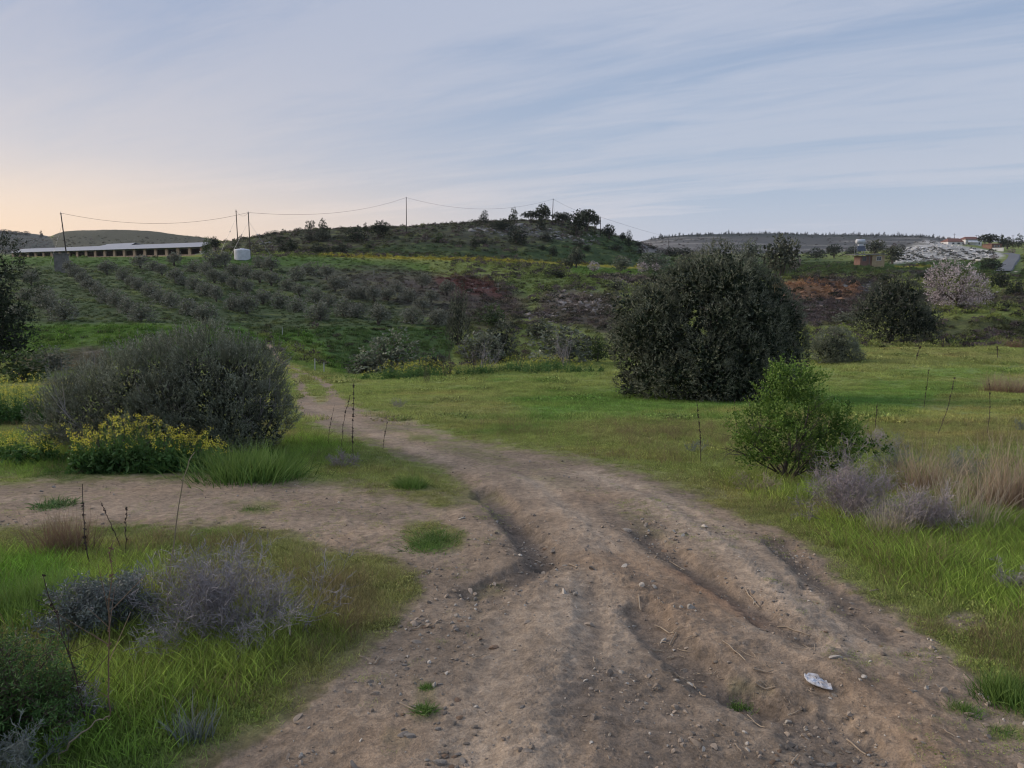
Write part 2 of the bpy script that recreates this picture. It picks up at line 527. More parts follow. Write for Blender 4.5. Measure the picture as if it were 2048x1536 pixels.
C = dict(
    field=(.225, .268, .078), bright=(.120, .225, .045), yel=(.260, .245, .100), dark=(.050, .105, .028),
    grove=(.078, .112, .048), scrub=(.090, .076, .070), dirt=(.292, .226, .166), pale=(.440, .350, .264),
    ochre=(.350, .240, .155), damp=(.130, .106, .088), red=(.105, .050, .042), orange=(.30, .165, .095),
    hill=(.060, .064, .038), hillg=(.038, .072, .024), rock=(.30, .28, .26), white=(.58, .56, .53),
    canola=(.34, .31, .05), brown=(.105, .082, .074), farhill=(.085, .088, .058), blueh=(.040, .052, .050),
    plat=(.105, .108, .105), stony=(.20, .165, .145), straw=(.20, .16, .085), lush=(.085, .170, .028))
ZONES = [  # polygon, colour, edge softness (px), amount
    ([(-1700, 668), (480, 668), (540, 664), (900, 655), (915, 600), (860, 545), (700, 520), (500, 512), (-1700, 512)], 'grove', 8, 1),
    ([(-1700, 532), (360, 530), (600, 534), (860, 546), (860, 528), (640, 512), (-1700, 508)], 'lush', 4, .7),
    ([(600, 545), (760, 535), (870, 555), (1010, 575), (1070, 620), (1000, 680), (920, 650), (820, 625), (700, 600)], 'scrub', 26, .8),
    ([(740, 560), (850, 548), (1000, 560), (1060, 600), (1040, 640), (950, 620), (860, 590)], 'brown', 14, .7),
    ([(862, 553), (930, 550), (975, 560), (1005, 580), (1030, 603), (990, 598), (940, 588), (880, 577)], 'red', 7, 1),
    ([(1030, 545), (1180, 548), (1240, 570), (1200, 590), (1100, 585), (1050, 600), (1010, 575)], 'dark', 14, .5),
    ([(1085, 590), (1150, 580), (1235, 590), (1260, 690), (1190, 665), (1110, 640), (1060, 640)], 'brown', 16, .9),
    ([(1095, 588), (1150, 580), (1170, 600), (1165, 625), (1110, 600)], 'stony', 9, .55),
    ([(1055, 632), (1105, 625), (1110, 640), (1065, 648)], 'stony', 7, .6),
    ([(1190, 549), (1310, 552), (1330, 572), (1260, 570), (1200, 558)], 'stony', 5, .9),
    ([(420, 506), (480, 470), (600, 440), (800, 430), (1100, 420), (1320, 470), (1320, 545), (1150, 530), (1024, 520), (768, 509), (560, 508)], 'hill', 5, 1),
    ([(690, 500), (860, 492), (1020, 500), (1100, 492), (1080, 470), (1180, 470), (1260, 470), (1340, 500), (1330, 545), (1150, 535), (1024, 519), (768, 507)], 'hillg', 12, .95),
    ([(1140, 532), (1330, 542), (1330, 553), (1150, 551)], 'bright', 3, .8),
    ([(930, 462), (1010, 452), (1060, 450), (1130, 466), (1165, 486), (1110, 478), (1000, 470)], 'rock', 12, .25),
    ([(640, 511), (768, 513.5), (1024, 519), (1180, 528), (1310, 537), (1310, 541), (1180, 532), (1024, 526), (768, 518), (640, 513)], 'canola', 1.2, 1.0),
    ([(40, 512), (420, 511), (420, 513), (40, 514)], 'canola', 1.0, .6),
    ([(1290, 512), (1640, 512), (1800, 530), (2100, 536), (2100, 560), (1700, 552), (1500, 562), (1290, 560)], 'hillg', 10, .9),
    ([(1770, 528), (1850, 520), (1900, 518), (1960, 522), (2000, 520), (2000, 540), (1780, 540)], 'dark', 4, .9),
    ([(1790, 532), (1860, 531), (1860, 535), (1790, 535)], 'canola', 1.5, .8),
    ([(1780, 545), (1860, 545), (1860, 551), (1790, 551)], 'plat', 2, .8),
    ([(1600, 552), (1760, 555), (1830, 590), (2900, 585), (2900, 618), (1830, 617), (1720, 622), (1700, 585), (1620, 566)], 'scrub', 9, 1),
    ([(1548, 564), (1600, 560), (1650, 561), (1722, 577), (1700, 602), (1600, 604), (1548, 592)], 'orange', 7, .95),
    ([(1400, 605), (1555, 596), (1720, 592), (1735, 630), (1640, 652), (1400, 655)], 'brown', 9, 1),
    ([(1840, 610), (2900, 606), (2900, 640), (1850, 640)], 'field', 7, .7),
    ([(1820, 640), (2900, 635), (2900, 682), (1840, 684)], 'hill', 8, .8),
    ([(1275, 505), (1290, 455), (1910, 455), (1890, 492), (1790, 500), (1600, 508), (1400, 510)], 'plat', 3, 1),
    ([(1782, 527), (1795, 502), (1850, 480), (1900, 486), (1950, 497), (2000, 505), (2012, 515), (1960, 521), (1900, 517), (1850, 523)], 'white', 4, .95),
    ([(80, 508), (110, 465), (140, 455), (250, 450), (430, 478), (440, 504), (300, 508)], 'farhill', 3, 1),
    ([(-1700, 512), (-1700, 450), (95, 455), (115, 508)], 'blueh', 3, 1),
    ([(-1700, 652), (300, 648), (480, 648), (540, 680), (500, 725), (-1700, 715)], 'lush', 6, .95),
    ([(40, 712), (210, 690), (230, 735), (40, 750)], 'brown', 8, .8),
    ([(540, 664), (700, 650), (900, 655), (915, 700), (880, 735), (700, 750), (620, 740), (560, 705)], 'dark', 8, .9),
    ([(545, 672), (620, 665), (655, 700), (690, 752), (620, 740), (575, 715), (548, 692)], 'lush', 9, 1),
    ([(560, 690), (640, 700), (660, 745), (600, 725)], 'field', 10, .8),
    ([(1000, 800), (1210, 782), (1600, 780), (1900, 778), (1820, 825), (1500, 830), (1180, 835), (1080, 850)], 'bright', 18, .85),
    ([(800, 800), (1000, 790), (1060, 830), (900, 850), (760, 810)], 'yel', 22, .45),
    ([(1150, 850), (1400, 845), (1450, 880), (1200, 890)], 'yel', 18, .45),
    ([(1800, 850), (2048, 830), (2100, 900), (1800, 900)], 'yel', 22, .55),
    ([(1600, 700), (2100, 700), (2100, 730), (1700, 735)], 'yel', 12, .4),
    ([(640, 1165), (720, 1150), (760, 1200), (700, 1250), (630, 1220)], 'straw', 16, .6),
    ([(-100, 1130), (110, 1120), (170, 1160), (60, 1230), (-100, 1240)], 'bright', 22, .7),
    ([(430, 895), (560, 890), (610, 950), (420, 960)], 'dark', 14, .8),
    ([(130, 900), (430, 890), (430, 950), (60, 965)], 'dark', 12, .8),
    ([(120, 1270), (260, 1270), (280, 1330), (120, 1340)], 'yel', 16, .6),
]
STREAKS = [  # compacted, bleached or darker bands in the bare earth: pixels, half width (m), colour, amount
    ([(1100, 985), (1160, 1050), (1210, 1110), (1330, 1195), (1470, 1275), (1600, 1335)], .26, 'ochre', .6),
    ([(1060, 960), (1120, 1010), (1170, 1060), (1200, 1100)], .22, 'pale', .8),
    ([(1180, 945), (1290, 985), (1400, 1050), (1530, 1150), (1620, 1225), (1680, 1290)], .25, 'pale', .8),
    ([(1480, 1265), (1560, 1310), (1610, 1345)], .18, 'pale', .5),
    ([(1160, 1180), (1140, 1290), (1115, 1420), (1090, 1560)], .22, 'pale', .7),
    ([(1220, 1200), (1230, 1260), (1250, 1330)], .16, 'pale', .5),
    ([(620, 810), (700, 845), (830, 895), (960, 945)], .22, 'pale', .35),
    ([(1760, 1380), (1800, 1430), (1860, 1500), (1900, 1560)], .20, 'ochre', .6),
    ([(0, 1000), (200, 1005), (420, 1030), (620, 1050), (760, 1085)], .35, 'pale', .25),
    ([(1020, 1240), (1000, 1350), (960, 1450), (930, 1560)], .16, 'pale', .45),
    ([(1185, 1090), (1260, 1150), (1400, 1235), (1530, 1305), (1640, 1375)], .07, 'damp', .4),
    ([(1180, 1170), (1195, 1250), (1180, 1350), (1150, 1480)], .06, 'damp', .4),
    ([(1230, 960), (1340, 1010), (1470, 1090), (1580, 1180), (1690, 1290)], .06, 'damp', .35),
    ([(975, 985), (1005, 1020), (1035, 1060), (1075, 1110), (1085, 1135), (1040, 1160), (950, 1190)], .17, 'damp', .8),
    ([(1290, 1075), (1420, 1165), (1500, 1215), (1600, 1280)], .12, 'damp', .75),
    ([(1285, 1225), (1375, 1320), (1440, 1375), (1520, 1400), (1640, 1450), (1700, 1500)], .15, 'damp', .65),
    ([(1560, 1085), (1620, 1150), (1700, 1230), (1760, 1275)], .12, 'damp', .75),
    ([(1190, 1400), (1280, 1480), (1320, 1560)], .4, 'damp', .5),
    ([(680, 860), (790, 900), (900, 960), (960, 1000)], .20, 'damp', .5),
    ([(1150, 1000), (1220, 1040), (1290, 1070)], .22, 'damp', .35),
    ([(1360, 1150), (1440, 1200), (1500, 1240)], .10, 'orange', .45),
]
_streaks = []
for pts, w, cn, am in STREAKS:
    fx, fy = on_ground([p[0] for p in pts], [p[1] for p in pts])
    _streaks.append((fx, fy, w, C[cn], am))


def ground_colour(X, Y, Z=None, dirt=None, soil=False):
    if Z is None:
        Z = height(X, Y)
    u, v = proj(X, Y, Z)
    s, ly = X / np.maximum(Y, .05), np.log(np.maximum(Y, .5))
    n = fbm(s * 26, ly * 34, 21, 4, 0.6)
    n2 = fbm(X * 0.6, Y * 0.6, 22, 4)
    n3 = fbm(X * 0.14, Y * 0.14, 23, 4)
    col = np.empty(X.shape + (3,))
    col[:] = C['field']

    def blend(m, c):
        col[:] = col * (1 - m[..., None]) + np.array(c) * m[..., None]
    near = sstep(70, 45, Y)
    blend(near * sstep(.0, .5, n3) * .6, C['yel'])
    blend(near * sstep(.15, .5, fbm(X * .25 + 9, Y * .45, 24, 4)) * .5, C['bright'])
    blend(near * sstep(.25, .5, fbm(X * .4 + 3, Y * 1.1, 25, 4)) * .18, C['straw'])
    blend(near * sstep(.1, .6, n2) * .5, C['lush'])
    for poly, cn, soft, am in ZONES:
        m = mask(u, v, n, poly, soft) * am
        if cn == 'plat':
            # limestone terraces: pale rock edges follow the contour
            zz = Z / 6.2 + 0.35 * fbm(X * .012, Y * .012, 41, 4)
            st = np.abs((zz % 1.0) - .5) * 2
            bl = m * (am >= 1)
            blend(m, C['plat'])
            blend(bl * sstep(.62, .95, st) * sstep(-.35, .15, fbm(X * .02, Y * .012, 42, 3)) * .8, C['rock'])
            blend(bl * sstep(.35, .8, fbm(X * .03, Y * .02, 43, 4)) * .6, C['hillg'])
            if am >= 1:
                blend(m * sstep(1520, 1290, u) * sstep(478, 492, v) * .5, C['rock'])
                # planted slope under the skyline
                blend(m * sstep(478, 470, v) * .8, C['blueh'])
        elif cn == 'white':
            blend(m, C['white'])
            blend(m * sstep(.10, .45, fbm(X * .22, Y * .10, 44, 4)) * .9, C['hill'])
        elif cn in ('hill', 'hillg', 'grove', 'scrub', 'brown'):
            blend(m, C[cn])
            blend(m * sstep(.05, .6, n2) * .45, C['field'] if cn != 'brown' else C['stony'])
            blend(m * sstep(-.1, -.6, n2) * .4, C['dark'] if cn != 'brown' else C['scrub'])
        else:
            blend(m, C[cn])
    if dirt is None:
        dirt = dirtness(u, v, X, Y, s, ly)
    d = np.empty(X.shape + (3,))
    d[:] = C['dirt']
    nr = Y < 60
    if nr.any():
        Xn, Yn = X[nr], Y[nr]
        dn = d[nr]
        q = fbm(Xn * 1.1, Yn * 1.1, 51, 4)[:, None]
        dn = dn * (1 - .35 * np.clip(-q, 0, 1)) + (np.array(C['ochre']) - dn) * np.clip(q, 0, 1) * .7
        wv = fbm(Xn * 6, Yn * 6, 52, 3)
        for fx, fy, w, c, am in _streaks:
            q = polyline_dist(Xn, Yn, fx, fy) * (1 + .35 * wv)
            m = (np.exp(-(q / w) ** 2) * am)[:, None]
            dn = dn * (1 - m) + np.array(c) * m
        d[nr] = dn
    if soil:
        # earth shows between the blades of the near grass, most of all along its rim
        q = fbm(X * 2.5, Y * 2.5, 53, 4)
        rim = np.maximum(-poly_sd(u, v, DIRT), 0) * Y / FPX * 1.6
        k = (sstep(26, 8, Y) * np.clip(.26 + .6 * np.exp(-rim / .30) + .6 * q, 0, .92))[..., None]
        col[:] = col * (1 - k) + np.array((.175, .145, .080)) * k
    col[:] = col * (1 - dirt[..., None]) + d * dirt[..., None]
    return col, dirt, u, v


# ------------------------------------------------------------------ mesh building
def new_mesh(name, V, F, attrs=None, smooth=False, mats=()):
    """V (n,3); F list of (m,k) index arrays; attrs {name: (n,) or (n,3)}"""
    me = bpy.data.meshes.new(name)
    V = np.asarray(V, np.float32)
    if isinstance(F, np.ndarray):
        F = [F]
    F = [np.asarray(f, np.int32) for f in F if len(f)]
    me.vertices.add(len(V))
    me.vertices.foreach_set('co', V.ravel())
    nl = sum(f.size for f in F)
    npoly = sum(len(f) for f in F)
    me.loops.add(nl)
    me.loops.foreach_set('vertex_index', np.concatenate([f.ravel() for f in F]))
    me.polygons.add(npoly)
    st, a = [], 0
    for f in F:
        st.append(a + np.arange(len(f)) * f.shape[1])
        a += f.size
    me.polygons.foreach_set('loop_start', np.concatenate(st).astype(np.int32))
    me.polygons.foreach_set('use_smooth', np.full(npoly, bool(smooth)))
    for k, arr in (attrs or {}).items():
        arr = np.asarray(arr, np.float32)
        if arr.ndim == 1:
            at = me.attributes.new(k, 'FLOAT', 'POINT')
            at.data.foreach_set('value', arr)
        else:
            at = me.attributes.new(k, 'FLOAT_COLOR', 'POINT')
            at.data.foreach_set('color', np.c_[arr, np.ones(len(arr), np.float32)].ravel())
    me.update(calc_edges=True)
    for m in mats:
        me.materials.append(m)
    return me


def add(name, me, parent=None, loc=None, rz=None, scale=None, **props):
    o = bpy.data.objects.new(name, me)
    COL.objects.link(o)
    if parent is not None:
        o.parent = parent
    if loc is not None:
        o.location = loc
    if rz is not None:
        o.rotation_euler = (0, 0, rz)
    if scale is not None:
        o.scale = scale if hasattr(scale, '__len__') else (scale,) * 3
    for k, v in props.items():
        if v is not None:
            o[k] = v
    return o


def thing(name, label, cat, loc, group=None, rz=0, scale=1):
    return add(name, None, loc=loc, rz=rz, scale=scale, label=label, category=cat, group=group)


class Geo:
    """collects vertices, faces of 3 and 4 corners and one random value per vertex"""
    def __init__(s):
        s.V, s.T, s.Q, s.R, s.n = [], [], [], [], 0

    def put(s, V, T=None, Q=None, R=None):
        V = np.asarray(V, float).reshape(-1, 3)
        if T is not None and len(T):
            s.T.append(np.asarray(T, int).reshape(-1, 3) + s.n)
        if Q is not None and len(Q):
            s.Q.append(np.asarray(Q, int).reshape(-1, 4) + s.n)
        s.V.append(V)
        s.R.append(np.full(len(V), .5) if R is None else (np.full(len(V), R) if np.isscalar(R) else np.asarray(R)))
        s.n += len(V)

    def mesh(s, name, mat, smooth=False):
        F = []
        if s.T:
            F.append(np.concatenate(s.T))
        if s.Q:
            F.append(np.concatenate(s.Q))
        return new_mesh(name, np.concatenate(s.V), F, {'rnd': np.concatenate(s.R)}, smooth, [mat])

    def box(s, x0, x1, y0, y1, z0, z1, R=.5):
        v = [(x, y, z) for z in (z0, z1) for y in (y0, y1) for x in (x0, x1)]
        q = [(0, 2, 3, 1), (4, 5, 7, 6), (0, 1, 5, 4), (2, 6, 7, 3), (0, 4, 6, 2), (1, 3, 7, 5)]
        s.put(v, Q=q, R=R)

    def tube(s, P, r, k=8, cap=True, R=.5):
        P = np.asarray(P, float)
        r = np.broadcast_to(np.asarray(r, float), (len(P),))
        D = np.gradient(P, axis=0)
        D /= np.linalg.norm(D, axis=1)[:, None] + 1e-9
        ref = np.array([0, 0, 1.]) if abs(D[0, 2]) < .9 else np.array([1., 0, 0])
        A = np.cross(D, ref)
        A /= np.linalg.norm(A, axis=1)[:, None] + 1e-9
        B = np.cross(D, A)
        an = np.arange(k) / k * 2 * np.pi
        V = (P[:, None] + r[:, None, None] * (np.cos(an)[None, :, None] * A[:, None] + np.sin(an)[None, :, None] * B[:, None])).reshape(-1, 3)
        Q = []
        for i in range(len(P) - 1):
            for j in range(k):
                a, b = i * k + j, i * k + (j + 1) % k
                Q.append((a, b, b + k, a + k))
        T = []
        if cap:
            V = np.vstack([V, P[0], P[-1]])
            c0, c1 = len(V) - 2, len(V) - 1
            for j in range(k):
                T.append((c0, (j + 1) % k, j))
                T.append((c1, (len(P) - 1) * k + j, (len(P) - 1) * k + (j + 1) % k))
        s.put(V, T, Q, R)


def unit(v):
    return v / (np.linalg.norm(v, axis=-1, keepdims=True) + 1e-9)


def rand_dir(n, up=0.0):
    d = rng.normal(size=(n, 3))
    d[:, 2] += up
    return unit(d)


def add_leaves(g, P, D, L, W, R, shape='dia'):
    """leaves from base P along D; diamond of two faces, or one thin triangle"""
    n = len(P)
    if n == 0:
        return
    L = np.broadcast_to(L, (n,))[:, None]
    W = np.broadcast_to(W, (n,))[:, None]
    S = unit(np.cross(D, rng.normal(size=(n, 3))))
    i = np.arange(n)
    if shape == 'tri':
        V = np.stack([P - S * W * .5, P + S * W * .5, P + D * L], 1).reshape(-1, 3)
        g.put(V, T=np.stack([i * 3, i * 3 + 1, i * 3 + 2], 1), R=np.repeat(R, 3))
    else:
        N = np.cross(D, S)
        V = np.stack([P, P + D * L * .45 + S * W * .5 + N * W * .15, P + D * L, P + D * L * .45 - S * W * .5 + N * W * .15], 1).reshape(-1, 3)
        g.put(V, Q=np.stack([i * 4, i * 4 + 1, i * 4 + 2, i * 4 + 3], 1), R=np.repeat(R, 4))


def add_sticks(g, A, B, ra, rb, R=.5, flat=False):
    """tapered twigs from A to B, three-sided (or one ribbon when far and fine)"""
    n = len(A)
    if n == 0:
        return
    D = unit(B - A)
    S = unit(np.cross(D, rng.normal(size=(n, 3))))
    ra = np.broadcast_to(ra, (n,))[:, None]
    rb = np.broadcast_to(rb, (n,))[:, None]
    R = np.broadcast_to(R, (n,))
    i = np.arange(n)
    if flat:
        V = np.stack([A - S * ra, A + S * ra, B + S * rb, B - S * rb], 1).reshape(-1, 3)
        g.put(V, Q=np.stack([i * 4, i * 4 + 1, i * 4 + 2, i * 4 + 3], 1), R=np.repeat(R, 4))
        return
    N = np.cross(D, S)
    o = [S, -.5 * S + .866 * N, -.5 * S - .866 * N]
    V = np.stack([A + q * ra for q in o] + [B + q * rb for q in o], 1).reshape(-1, 3)
    Q = np.concatenate([np.stack([i * 6 + j, i * 6 + (j + 1) % 3, i * 6 + 3 + (j + 1) % 3, i * 6 + 3 + j], 1) for j in range(3)])
    g.put(V, Q=Q, R=np.repeat(R, 6))


def grow(O, D, L, r, levels):
    """branching: levels = [(segments, children per branch, spread, length ratio, wiggle, upward pull)]
    returns a list of (A, B, ra, rb) per level and the tips of the last level with their directions"""
    out = []
    for k, m, spread, lr, wig, up in levels:
        P = O.copy()
        d = D.copy()
        pts = [P.copy()]
        ds = [d.copy()]
        for j in range(k):
            d = unit(d + rng.normal(size=d.shape) * wig + np.array([0, 0, up]))
            P = P + d * (L / k)[:, None]
            pts.append(P.copy())
            ds.append(d.copy())
        for j in range(k):
            out.append((pts[j], pts[j + 1], r * (1 - .7 * j / k), r * (1 - .7 * (j + 1) / k)))
        if m:
            pts_a, ds_a = np.array(pts), np.array(ds)
            n = len(O)
            idx = np.repeat(np.arange(n), m)
            tpos = rng.uniform(.25, 1.0, n * m) * k
            j0 = np.minimum(tpos.astype(int), k - 1)
            f = (tpos - j0)[:, None]
            O2 = pts_a[j0, idx] * (1 - f) + pts_a[j0 + 1, idx] * f
            D2 = unit(ds_a[j0, idx] + rng.normal(size=(n * m, 3)) * spread)
            L2 = L[idx] * lr * rng.uniform(.6, 1.2, n * m)
            r2 = r[idx] * (1 - .7 * tpos / k) * .6
            O, D, L, r = O2, D2, L2, r2
    return out, P, d


# ------------------------------------------------------------------ materials
MATS = {}


def leaf_mat(name, stops, rough=.6, trans=.25, spec=.25):
    """foliage: colour runs over the per-leaf value, part of the light comes through"""
    m = bpy.data.materials.new(name)
    m.use_nodes = True
    T = NT(m.node_tree)
    out = T.node('ShaderNodeOutputMaterial')
    at = T.node('ShaderNodeAttribute', attribute_name='rnd')
    cr = T.node('ShaderNodeValToRGB')
    el = cr.color_ramp.elements
    while len(el) > 1:
        el.remove(el[0])
    for i, c in enumerate(stops):
        e = el[0] if i == 0 else el.new(i / (len(stops) - 1))
        e.position = i / (len(stops) - 1)
        e.color = (*c, 1)
    T.put(cr.inputs[0], at.outputs['Fac'])
    co = T.node('ShaderNodeTexCoord').outputs['Object']
    nz = T.ramp(T.noise(co, 2.3, 3), .3, .7, .72, 1.25)
    c = T.vmath('SCALE', cr.outputs[0])
    T.put(c.node.inputs[3], nz)
    pb = T.node('ShaderNodeBsdfPrincipled')
    T.put(pb.inputs['Base Color'], c)
    pb.inputs['Roughness'].default_value = rough
    pb.inputs['Specular IOR Level'].default_value = spec
    tr = T.node('ShaderNodeBsdfTranslucent')
    T.put(tr.inputs[0], c)
    mx = T.node('ShaderNodeMixShader')
    mx.inputs[0].default_value = trans
    T.put(mx.inputs[1], pb.outputs[0])
    T.put(mx.inputs[2], tr.outputs[0])
    T.put(out.inputs[0], mx.outputs[0])
    MATS[name] = m
    return m


def plain_mat(name, a, b=None, scale=6.0, rough=.8, metal=0, bump=.0, spec=.3, stretch=(1, 1, 1)):
    """two colours broken up by noise, with a little relief"""
    m = bpy.data.materials.new(name)
    m.use_nodes = True
    T = NT(m.node_tree)
    out = T.node('ShaderNodeOutputMaterial')
    pb = T.node('ShaderNodeBsdfPrincipled')
    co = T.node('ShaderNodeTexCoord').outputs['Object']
    co = T.vmath('MULTIPLY', co, stretch)
    n = T.noise(co, scale, 5, .6)
    c = T.mix(T.ramp(n, .32, .68), a, b or tuple(q * .75 for q in a))
    T.put(pb.inputs['Base Color'], c)
    pb.inputs['Roughness'].default_value = rough
    pb.inputs['Metallic'].default_value = metal
    pb.inputs['Specular IOR Level'].default_value = spec
    if bump:
        bp = T.node('ShaderNodeBump')
        bp.inputs['Strength'].default_value = 1
        bp.inputs['Distance'].default_value = bump
        T.put(bp.inputs['Height'], T.noise(co, scale * 3, 4, .6))
        T.put(pb.inputs['Normal'], bp.outputs[0])
    T.put(out.inputs[0], pb.outputs[0])
    MATS[name] = m
    return m


def ground_mat():
    m = bpy.data.materials.new('earth_and_grass')
    m.use_nodes = True
    T = NT(m.node_tree)
    out = T.node('ShaderNodeOutputMaterial')
    pb = T.node('ShaderNodeBsdfPrincipled')
    col = T.node('ShaderNodeAttribute', attribute_name='col').outputs['Color']
    dirt = T.node('ShaderNodeAttribute', attribute_name='dirt').outputs['Fac']
    co = T.node('ShaderNodeTexCoord').outputs['Object']
    cd = T.node('ShaderNodeNewGeometry').outputs['Position']
    dist = T.vmath('LENGTH', cd, out=1)
    far = T.ramp(dist, 30, 90)
    f1 = T.noise(co, 1.7, 6, .65)
    f2 = T.noise(co, 14, 5, .7)
    f3 = T.noise(co, 70, 4, .7)
    lum = T.math('MULTIPLY', T.ramp(f1, .25, .75, .80, 1.20), T.ramp(f2, .28, .72, .72, 1.28))
    lum = T.math('MULTIPLY', lum, T.ramp(f3, .3, .7, .80, 1.2))
    c = T.vmath('SCALE', col)
    T.put(c.node.inputs[3], lum)
    # grit and pebbles in the bare earth
    vo = T.node('ShaderNodeTexVoronoi')
    T.put(vo.inputs['Vector'], T.vmath('ADD', co, T.xyz(f2, f3, 0)))
    vo.inputs['Scale'].default_value = 34
    peb = T.ramp(vo.outputs['Distance'], .30, .16)
    pick = T.ramp(T.vmath('DOT_PRODUCT', vo.outputs['Color'], (.33, .33, .34), out=1), .50, .62)
    peb = T.math('MULTIPLY', T.math('MULTIPLY', peb, pick), dirt)
    pc = T.mix(vo.outputs['Distance'], (.34, .30, .27), (.22, .18, .16))
    c = T.mix(T.math('MULTIPLY', peb, .55), c, pc)
    vo2 = T.node('ShaderNodeTexVoronoi')
    T.put(vo2.inputs['Vector'], co)
    vo2.inputs['Scale'].default_value = 95
    fleck = T.math('MULTIPLY', T.ramp(vo2.outputs['Distance'], .16, .08), T.math('MULTIPLY', dirt, T.ramp(T.vmath('DOT_PRODUCT', vo2.outputs['Color'], (.33, .33, .34), out=1), .6, .7)))
    c = T.mix(T.math('MULTIPLY', fleck, .6), c, (.45, .42, .38))
    T.put(pb.inputs['Base Color'], c)
    pb.inputs['Roughness'].default_value = .92
    pb.inputs['Specular IOR Level'].default_value = .15
    h = T.math('ADD', T.math('MULTIPLY', f1, .012), T.math('MULTIPLY', f2, .020))
    h = T.math('ADD', h, T.math('MULTIPLY', f3, .009))
    h = T.math('ADD', h, T.math('MULTIPLY', peb, .012))
    hf = T.math('MULTIPLY', T.noise(co, .55, 6, .7), 1.3)
    h = T.math('ADD', h, T.math('MULTIPLY', hf, far))
    bp = T.node('ShaderNodeBump')
    bp.inputs['Strength'].default_value = 1.0
    bp.inputs['Distance'].default_value = 1.0
    T.put(bp.inputs['Height'], h)
    T.put(pb.inputs['Normal'], bp.outputs[0])
    T.put(out.inputs[0], pb.outputs[0])
    return m


GROUND = ground_mat()

# ------------------------------------------------------------------ the ground
def build_ground():
    fine = np.arange(-40, 2090, 3.4)
    lo = -40 - np.cumsum(np.linspace(8, 60, 40))[::-1]
    hi = 2090 + np.cumsum(np.linspace(8, 60, 40))
    s = (np.concatenate([lo, fine, hi]) - CX) / FPX
    far_l = s[0] - np.cumsum(np.linspace(.03, .2, 10))[::-1]
    far_r = s[-1] + np.cumsum(np.linspace(.03, .2, 10))
    s = np.concatenate([far_l, s, far_r])
    vv = np.arange(1950, 776, -3.2)
    Yn = -CAM_H / (ray(CX, vv)[1] + SLOPE)
    Yn = Yn[(Yn > 1.3)]
    a = np.exp(np.arange(math.log(Yn[-1]) + .006, math.log(300), .0066))
    b = np.exp(np.arange(math.log(a[-1]) + .01, math.log(3400), .0125))
    Y = np.concatenate([Yn, a, b])
    S, YY = np.meshgrid(s, Y)
    X = S * YY
    Z = height(X.ravel(), YY.ravel())
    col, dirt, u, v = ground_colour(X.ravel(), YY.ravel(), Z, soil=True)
    V = np.c_[X.ravel(), YY.ravel(), Z]
    nr, nc = S.shape
    i = np.arange(nr * nc).reshape(nr, nc)
    F = np.stack([i[:-1, :-1], i[:-1, 1:], i[1:, 1:], i[1:, :-1]], -1).reshape(-1, 4)
    me = new_mesh('ground', V, F, {'col': col, 'dirt': dirt}, True, [GROUND])
    add('ground', me, kind='structure', label='rough ground with a rutted earth track running down between green meadows')
    # the ground behind and beside the viewer
    y0 = Y[0]
    xs = np.concatenate([-np.geomspace(900, 12, 14), s * y0 * 1.0, np.geomspace(12, 900, 14)])
    ys = np.concatenate([-np.geomspace(900, 4, 16), np.linspace(-3, y0, 26)])
    XX, Y2 = np.meshgrid(xs, ys)
    Z2 = -CAM_H - SLOPE * np.clip(Y2, -12, 60) - .02 * np.clip(Y2 + 12, -900, 0)
    m = Y2 >= y0 - 1e-6
    Z2[m] = height(XX[m], Y2[m])
    q = XX.ravel(), Y2.ravel()
    dd = sstep(2.6, 1.6, np.abs(q[0] - .6 + .3 * fbm(q[0], q[1], 61, 3)))
    cc = np.array(C['field']) * (1 - dd[:, None]) + np.array(C['dirt']) * dd[:, None]
    c0, d0, _, _ = ground_colour(XX[-1], np.full(XX.shape[1], y0))
    cc = cc.reshape(XX.shape + (3,))
    dd = dd.reshape(XX.shape)
    cc[-1], dd[-1] = c0, d0
    nr, nc = XX.shape
    i = np.arange(nr * nc).reshape(nr, nc)
    F = np.stack([i[:-1, :-1], i[:-1, 1:], i[1:, 1:], i[1:, :-1]], -1).reshape(-1, 4)
    me = new_mesh('ground_behind', np.c_[XX.ravel(), Y2.ravel(), Z2.ravel()], F, {'col': cc.reshape(-1, 3), 'dirt': dd.ravel()}, True, [GROUND])
    add('ground', me, kind='structure', label='ground behind the viewer')


build_ground()

# ------------------------------------------------------------------ colours of things
leaf_mat('olive_grey', [(.078, .088, .060), (.185, .205, .142), (.35, .37, .28)], trans=.15)
leaf_mat('grove_leaf', [(.11, .12, .085), (.21, .215, .165), (.33, .33, .26)], trans=.15)
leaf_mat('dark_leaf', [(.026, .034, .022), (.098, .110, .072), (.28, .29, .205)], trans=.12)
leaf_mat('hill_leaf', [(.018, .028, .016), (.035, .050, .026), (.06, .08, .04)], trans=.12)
leaf_mat('mid_leaf', [(.04, .065, .025), (.07, .11, .035), (.11, .16, .05)], trans=.2)
leaf_mat('fresh_leaf', [(.05, .11, .02), (.15, .25, .045), (.34, .44, .12)], trans=.3)
leaf_mat('mustard_leaf', [(.035, .085, .022), (.085, .17, .045), (.16, .26, .085)], trans=.25)
leaf_mat('mustard_flower', [(.58, .51, .05), (.78, .70, .09), (.88, .81, .22)], trans=.3, rough=.5)
leaf_mat('blossom', [(.10, .075, .065), (.52, .44, .45), (.68, .60, .61)], trans=.25)
leaf_mat('pink_blossom', [(.16, .12, .11), (.34, .27, .28), (.46, .38, .38)], trans=.2)
leaf_mat('grey_twig', [(.14, .12, .12), (.27, .245, .25), (.42, .39, .40)], trans=0)
leaf_mat('lilac_twig', [(.17, .14, .145), (.31, .265, .275), (.48, .42, .425)], trans=0)
